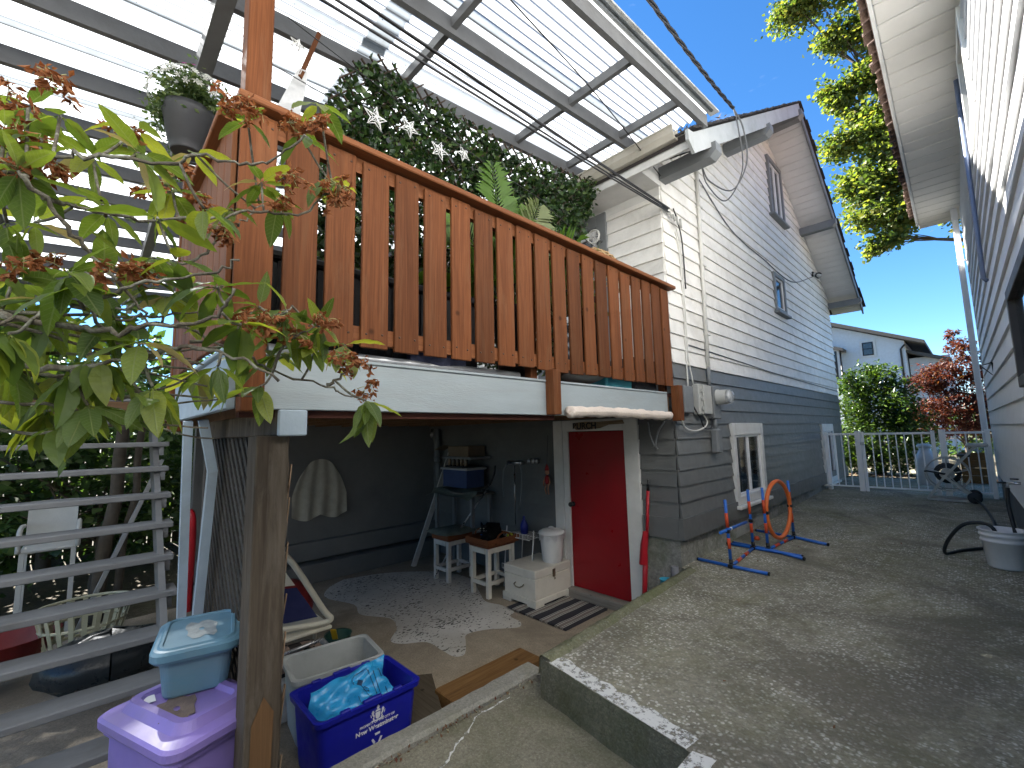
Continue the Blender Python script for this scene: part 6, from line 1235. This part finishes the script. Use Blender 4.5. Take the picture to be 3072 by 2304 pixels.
# withered flower trusses
m_wfl = leafmat('withered_petal', [(0,(.17,.058,.022)),(.5,(.30,.115,.045)),(1,(.42,.19,.085))], .35, .7, True, .2, (1.3,.95,.6))
m_stalk = plain('pale_stalk', (.33,.32,.14), .6, .15)
for fi, c in enumerate(FL):
    c = Vector(c); t = thing_part('withered_flower_head', rh); pp = []; sq = MB()
    for k in range(rnd.randint(7,11)):
        a, e = rnd.uniform(0,6.28), rnd.uniform(-.6,1.1); tip = c+Vector((math.cos(a)*math.cos(e),math.sin(a)*math.cos(e),math.sin(e)-.2))*rnd.uniform(.028,.052)
        sq.tube([c,c.lerp(tip,.6)+Vector((0,0,.004)),tip], .0014, 4)
        for _ in range(9): pp.append(tuple(tip+Vector((rnd.gauss(0,.006),rnd.gauss(0,.006),rnd.gauss(0,.007)-.008))))
        if rnd.random() < .4: sq.tube([tip,tip+Vector((rnd.gauss(0,.008),rnd.gauss(0,.008),-.035))], .0009, 3)
    obj('stalks', sq, m_stalk, t); o = obj('petals', leaves_mesh('petals', pp, .026, .5, 50+fi, -.2, .7, .6), m_wfl, t, kind='stuff', local=True); o.location = -BASE[rh]
# ================================================================ TREES AND BACKGROUND
def limb(p, q, r0, r1, wob=.1, n=5, seed=0):
    r_ = random.Random(seed); p, q = Vector(p), Vector(q); pts = [p.lerp(q,i/n)+Vector((r_.uniform(-wob,wob),r_.uniform(-wob,wob),r_.uniform(-wob,wob)*.5))*(1 if 0 < i < n else 0) for i in range(n+1)]
    P = spline(pts,4); return P, [r0+(r1-r0)*i/(len(P)-1) for i in range(len(P))]
def tree(name, label, base, htrunk, clusters, n, size, aspect, mat, bark, seed, r0=.2, group=None, aim=None, shell=.5, droop=.25, per=14, sig=.11):
    t = thing(name, label, 'tree' if 'shrub' not in name else 'shrub', base, group=group); b0 = Vector(base); top = Vector(aim) if aim else b0+Vector((0,0,htrunk)); q = MB(); P, rs = limb(b0, top, r0, r0*.55, .08*htrunk/4, 6, seed); q.tube(P, rs, 9); obj('trunk', q, bark, t); lq = MB()
    for i, c in enumerate(clusters):
        s0 = P[int(len(P)*(.55+.4*((i*7)%5)/5))-1]; PP, rr = limb(s0, c[:3], r0*.32, r0*.06, .25*max(c[3:6])*.5, 4, seed+i); lq.tube(PP, rr, 6)
        for k in range(4):
            g0 = PP[len(PP)*2//3]; e = Vector(c[:3])+Vector((rnd.uniform(-1,1)*c[3],rnd.uniform(-1,1)*c[4],rnd.uniform(-1,1)*c[5]))*.85; PQ, rq = limb(g0, e, r0*.08, r0*.025, .08, 3, seed*3+k); lq.tube(PQ, rq, 4)
    obj('limbs', lq, bark, t); o = obj('crown', leaves_mesh('crown', cloud(clusters, n, seed, shell, per, sig), size, aspect, seed, .5, .3, droop), mat, t, kind='stuff', local=True); o.location = -b0; return t
m_bk = plain('tree_bark', (.085,.068,.05), .9, .3, 8, .8, 30)
m_map = leafmat('maple_leaf', [(0,(.055,.095,.028)),(.45,(.11,.155,.04)),(.8,(.20,.23,.06)),(1,(.27,.25,.07))], .48, .5, True, tint=(1.35,1.4,.5))
m_lau = leafmat('laurel_leaf', [(0,(.020,.050,.012)),(.5,(.045,.092,.018)),(1,(.11,.17,.03))], .28, .3, True, tint=(1.5,1.5,.5))
m_jap = leafmat('red_maple_leaf', [(0,(.045,.015,.012)),(.5,(.085,.024,.018)),(.85,(.16,.05,.025)),(1,(.17,.11,.035))], .4, .5, True, tint=(1.4,1.0,.6))
m_vine = leafmat('garden_leaf', [(0,(.025,.055,.018)),(.6,(.055,.11,.03)),(1,(.12,.18,.05))], .35, .45)
mc = [(-1.2,16,19.6,1.3,1.0,.7),(.6,16,19.4,1.2,1.2,.8),(1.6,16,20.2,1.4,1.3,.9),(-.1,16,17.4,.8,.8,.7),(.9,16,17.3,1.0,1,.8),(1.8,16,16.9,.9,1,.9),(-.5,16,15.2,.6,.7,.5),(.5,16,15.2,.9,.9,.6),(1.4,16,15.1,1.0,1,.8),(.2,16,13.9,.6,.7,.35),(1.2,16,13.6,1.1,1,.5),(-.3,15.8,12.9,.9,.9,.5),(.8,15.8,12.7,1.2,1.0,.6),(1.8,15.8,12.9,1,1,.8),(.1,15.8,11.2,.9,.9,.75),(1.1,15.8,11.1,1.2,1,.9),(2.0,15.8,11,1,1,1),(.3,15.8,9.7,1.0,.9,.6),(1.3,15.8,9.5,1.1,1,.7),(.3,15.8,8.5,.45,.6,.45),(.9,15.8,8.7,.6,.6,.4),(3.2,16.5,14,1.6,1.6,2.5),(3.4,16.5,10.5,1.6,1.6,2.2),(3.3,16.5,18.5,1.8,1.6,2.2)]
tree('maple_tree', 'tall yellow-green maple rising behind the neighbouring house', (4.6,17.5,.7), 14, mc+[(c_[0]+.35,c_[1],c_[2]-.55,c_[3]*.8,c_[4],c_[5]*.9) for c_ in mc[4:18:2]], 66000, .16, .85, m_map, m_bk, 21, .35, shell=.15, per=9, sig=.17)
gc = [(.55,10.2,2.55,.75,.7,.75),(.05,10.0,2.7,.5,.6,.75),(.95,10.1,2.6,.55,.6,.65),(.3,10.1,3.25,.45,.5,.45),(.78,10.1,3.3,.42,.5,.42),(.5,10.0,1.75,.95,.7,.6),(1.15,10.2,1.95,.5,.6,.55),(-.2,10.0,1.6,.5,.6,.6),(.3,10,1.15,.7,.5,.35),(-1.2,10.4,1.6,.9,.7,1.0),(.9,10.2,1.2,.6,.5,.4),(-.3,10.1,1.1,.5,.4,.35)]
tree('laurel_shrub', 'round glossy green laurel bush behind the white gate', (.45,10.3,.70), .8, gc, 17000, .11, .45, m_lau, m_bk, 5, .10)
rc_ = [(1.75,11.4,3.25,.55,.6,.45),(2.15,11.5,3.95,.34,.4,.32),(2.25,11.6,3.4,.4,.5,.45),(1.45,11.3,3.15,.42,.5,.30),(1.95,11.4,2.55,.75,.7,.42),(1.5,11.3,2.4,.5,.6,.35),(2.35,11.6,2.2,.5,.6,.5),(1.9,11.4,1.95,.7,.6,.25),(2.05,11.5,4.35,.16,.2,.16),(2.9,11.9,2.9,.7,.8,1.0)]
tree('japanese_maple', 'dark red japanese maple beside the green bush beyond the gate', (2.05,11.7,.70), 1.3, rc_, 16000, .095, .38, m_jap, m_bk, 8, .07, droop=.45)
# hedge wall further off so no bare horizon shows between the houses
hc2 = [(x,17+.4*math.sin(x*3),1.5+.3*math.sin(x*5),.9,.8,1.0) for x in np.arange(-6,4.5,1.1)]
tree('hedge_shrub', 'dark hedge far behind the laurel and the red maple', (-.5,17.2,.7), .8, hc2, 7000, .16, .5, m_lau, m_bk, 31, .08)
# far house
m_fh = plain('far_white_shingle', (.62,.65,.68), .7, .08, 9, .3, 30); m_froof = plain('far_roof_grey', (.09,.085,.08), .85, .2, 10, .3)
fh = thing('far_house', 'pale gabled house with dark windows seen far beyond the gate', 'house', (-1,25,.7))
obj('wall', MB().prism([(-6.0,24,.7),(.20,24,.7),(.20,24,6.15),(-2.55,24,7.35),(-6.0,24,5.8)],(0,9,0)), m_fh, fh)
obj('wing_wall', MB().box(.25,1.7,24.9,32,.7,5.35), m_fh, fh)
obj('bay', MB().box(-3.6,-2.32,23.4,23.99,.7,6.0), m_fh, fh)
rf_ = obj('roof', MB().prism([(-2.9,23.6,7.72),(.95,23.6,6.02),(.95,23.6,5.86),(-2.9,23.6,7.52)],(0,10,0)).prism([(-2.9,23.61,7.72),(-7,23.61,5.9),(-7,23.61,5.7),(-2.9,23.61,7.52)],(0,10,0)), m_froof, fh)
obj('wing_roof', MB().prism([(.22,24.4,5.75),(1.75,24.4,5.15),(1.75,24.4,5.0),(.22,24.4,5.60)],(0,8,0)), m_froof, fh); obj('bay_roof', MB().prism([(-3.8,23.1,6.7),(-2.1,23.1,6.05),(-2.1,23.1,5.9),(-3.8,23.1,6.5)],(0,.9,0)), m_froof, fh)
for (x0,x1,z0,z1,y) in ((-1.42,-.98,5.62,6.30,23.99),(-2.72,-2.42,4.4,5.95,23.39)):
    wq = thing_part('window', fh); obj('trim', MB().box(x0-.10,x1+.10,y-.03,y,z0-.10,z1+.10), m_wtrim, wq); obj('frame', MB().box(x0,x1,y-.05,y-.031,z0,z1), m_blk, wq)
    zm = (z0+z1)/2
    for (c,d) in ((z0+.05,zm-.02),(zm+.02,z1-.05)): obj('pane', MB().box(x0+.05,x1-.05,y-.056,y-.0505,c,d), m_gld, wq)
obj('downpipe', MB().tube([(.22,23.9,5.95),(.05,23.95,5.75),(.05,23.95,1.0)], .04, 6), m_blk, fh); obj('downpipe', MB().tube([(-2.25,23.3,5.95),(-2.25,23.3,1.0)], .04, 6), m_blk, fh)
# beyond the gate: path, gravel, milk can, planter
obj('garden_path', MB().box(-3,2.7,9.4,12.2,.5,.795), m_land, None, kind='structure')
bc = np.random.default_rng(4); gp2 = [(x,y,.80+.02*bc.random()) for x,y in zip(bc.uniform(-2,4.5,1500), bc.uniform(9.2,10.2,1500))]
obj('bed_litter', leaves_mesh('bed_litter', gp2, .07, .5, 6, .6, .2), plain('leaf_litter', (.14,.085,.05), .9, .4), None, kind='stuff', label='brown leaf litter along the bed behind the gate', cat='leaf litter')
mk = thing('milk_can', 'old white milk can standing behind the gate', 'milk can', (1.45,8.3,.78)); m_can = plain('galvanised_white', (.48,.50,.52), .45, .15, 5, .2, metal=.2)
obj('body', MB().lathe([(.17,0),(.185,.02),(.185,.52),(.17,.58),(.12,.68),(.10,.72),(.10,.78)],(1.45,8.3,slabz(8.3)),24), m_can, mk); obj('lid', MB().lathe([(.13,0),(.135,.02),(.13,.05),(.05,.075),(0,.08)],(1.45,8.3,slabz(8.3)+.78),24), m_can, mk)
for s_ in (-1,1): obj('handle', MB().tube([(1.45+s_*.11,8.3,slabz(8.3)+.70),(1.45+s_*.20,8.3,slabz(8.3)+.69),(1.45+s_*.18,8.3,slabz(8.3)+.58)], .012, 6), m_can, mk)
pb = thing('wooden_planter', 'orange-brown wooden planter box beyond the fence by the neighbour', 'planter', (2.15,9.0,.79))
for k in range(4): obj('board', MB().bbox(1.95,2.40,8.8,8.83,.80+.16*k,.955+.16*k,.006), m_timb, pb)
obj('side', MB().box(1.95,1.98,8.832,9.2,.80,1.43), m_timb, pb); obj('side', MB().box(2.37,2.40,8.832,9.2,.80,1.43), m_timb, pb); obj('soil', MB().box(1.982,2.368,8.832,9.2,1.2,1.38), m_earth, pb)
# ================================================================ GARDEN SEEN THROUGH THE STAIRS
vc = [(-6.2,-4.7,1.9,.9,.7,.7),(-6.0,-3.7,1.8,.8,.6,.8),(-5.6,-5.5,2.0,.7,.7,.7),(-6.4,-6.2,1.5,.9,.8,.9),(-6.2,-4.1,.9,.8,.7,.5),(-7.5,-5,2.6,1,1.4,1),(-7.3,-3.6,1.2,.9,1.0,1.0)]
tree('garden_shrub', 'leafy garden shrub seen through the open stair treads', (-6.2,-4.4,-.05), 1.4, vc+[(-5.6,-4.9,1.0,.4,.5,.4),(-6.6,-5.4,.7,.7,.8,.6),(-6.5,-3.9,2.7,.9,1.0,.6),(-6.3,-5.6,2.9,.9,1.0,.6)], 7500, .13, .75, m_vine, m_bk, 12, .06, shell=.35)
hv = [(-8.6,y,2.4+.4*math.sin(y*2),.8,.9,2.7) for y in np.arange(-16,4,1.5)]  # hedge raised and thickened so it blocks sun on the garden ground
tree('hedge_shrub', 'dark hedge left of the stairs, made tall to block sun on the garden', (-8.6,-5,-.05), 1.5, hv, 24000, .22, .55, m_vine, m_bk, 14, .1)
gf = thing('sun_block_fence', 'added dark board fence blocking low sun at the back of the garden', 'fence', (-9.6,-6,-.05)); m_gf = wood('sun_block_fence_wood', (.05,.04,.03), (.10,.08,.06), 'Z', .7, .8, .25)  # fence added behind the hedge to keep low sun off the garden
for k in range(60): obj('sun_block_board', MB().box(-9.62,-9.60,-12+.20*k,-12+.20*k+.185,-.05,2.2+rnd.uniform(-.02,.02)), m_gf, gf)
for (y,r,l) in ((-4.36,.075,'thick dark tree trunk behind the stairs'),(-4.18,.045,'thin tree trunk beside the thick one behind the stairs')):
    P, rs = limb((-5.1,y-.05,-.05),(-5.05,y+.08,2.3),r,r*.8,.03,5,int(r*999)); obj('tree_trunk', MB().tube(P, rs, 10), m_bk, None, l, 'trunk', loc=(-5.1,y,0))
ld = thing('ladder', 'aluminium ladder leaning at a slant behind the stairs', 'ladder', (-4.3,-4.2,0)); m_alu = plain('ladder_aluminium', (.55,.56,.57), .35, .1, metal=.7)
A0, A1 = Vector((-4.2,-4.62,.0)), Vector((-4.2,-3.98,1.82)); sd2 = Vector((-.36,.05,0))
for o_ in (Vector((0,0,0)),sd2): obj('rail', MB().beam(A0+o_,A1+o_,.028,.07,(1,0,0)), m_alu, ld)
for k in range(6): c = A0.lerp(A1,(k+.5)/6); obj('rung', MB().tube([c,c+sd2], .016, 6), m_alu, ld)
gcx = thing('garden_chair', 'white plastic garden chair behind the stairs', 'chair', (-5.0,-4.85,0)); m_gc = plain('white_chair_plastic', (.46,.46,.43), .45, .08, dirt=(.4,.38,.33), dirtamt=.4)
obj('seat', MB().bbox(-5.25,-4.80,-5.05,-4.62,.88,.92,.015), m_gc, gcx)
P = [[(-5.24-.10*i/8-.03*math.cos((j-4)*.35), -5.04+.41*j/8, .93+.45*i/8) for j in range(9)] for i in range(9)]; obj('backrest', MB().grid(P), m_gc, gcx)
for (x,y) in ((-5.22,-5.03),(-4.83,-5.03),(-5.22,-4.64),(-4.83,-4.64)): obj('leg', MB().beam((x,y,.89),(x*1.0,y,.0),.05,.04,(0,1,0)), m_gc, gcx)
for y in (-5.06,-4.61): obj('armrest', MB().tube(spline([(-5.28,y,1.12),(-5.0,y,1.14),(-4.80,y,1.10),(-4.80,y,.90)],5), .022, 8), m_gc, gcx)
bs = thing('laundry_basket', 'cream plastic basket with holes behind the lower treads', 'basket', (-3.6,-4.5,.2)); m_bs = plain('cream_plastic', (.48,.47,.33), .5, .08)
for k in range(22):
    a = 2*math.pi*k/22; obj('stave', MB().beam((-3.5+.20*math.cos(a),-4.52+.25*math.sin(a),.25),(-3.5+.27*math.cos(a),-4.52+.33*math.sin(a),.58),.035,.008,(math.cos(a),math.sin(a),0)), m_bs, bs)
for (z,k) in ((.26,1),(.42,1.15),(.58,1.32)): obj('hoop', MB().tube([(-3.5+.20*k*math.cos(t),-4.52+.25*k*math.sin(t),z) for t in np.linspace(0,2*math.pi,31)[:-1]], .013, 6, closed=True), m_bs, bs)
rd = thing('toy_wagon', 'red plastic tub behind the lower stair treads', 'tub', (-3.7,-5.0,.1)); obj('tub', MB().lathe([(.22,0),(.30,.22),(.32,.23),(.29,.21),(.20,.03),(0,.03)],(-3.6,-5.05,.18),22,1,1.25), plain('dull_red_plastic', (.2,.02,.02)), rd)
obj('red_hand_truck', MB().tube(spline([(-2.6,-3.95,1.30),(-2.55,-3.93,1.42),(-2.5,-3.90,1.30),(-2.5,-3.90,.6)],6), .03, 8), m_rpl, None, 'red tubular handle standing in the gap beside the stairs', 'hand truck', loc=(-2.5,-3.9,.6))
P = [[(-3.0+.5*math.sin(math.pi*i/10)*math.cos(2*math.pi*j/18)*.6, -4.35+.45*math.sin(math.pi*i/10)*math.sin(2*math.pi*j/18)+.02*math.sin(j*3), .22-.22*math.cos(math.pi*i/10)+.02*math.sin(i*2+j)) for j in range(19)] for i in range(11)]
obj('refuse_bag', MB().grid(P), plain('dark_bag_film', (.02,.026,.03), .3, .2, 8, .8, 20), None, 'dark plastic sack lying under the stairs', 'bag', loc=(-3,-4.35,0))
# fallen bits on the slab and along the curb
gq = np.random.default_rng(15); pts = []
for _ in range(70): x, y = gq.uniform(.02,.5), gq.uniform(-.3,3.0); pts.append((x,y,slabz(y)+.008))
for _ in range(130): y = gq.uniform(-3.6,-2.25); pts.append((gq.normal()*.012+.008,y,.372))
for _ in range(40): x, y = gq.uniform(.3,2.3), gq.uniform(-2.2,4); pts.append((x,y,slabz(y)+.006))
obj('fallen_leaves', leaves_mesh('fallen_leaves', pts, .022, .6, 16, .9, .2, 0.0), leafmat('fallen_leaf', [(0,(.16,.05,.03)),(.5,(.20,.13,.07)),(.85,(.45,.42,.33)),(1,(.5,.48,.4))], .2, .8), None, kind='stuff', label='scattered dry leaf bits on the concrete', cat='fallen leaves')
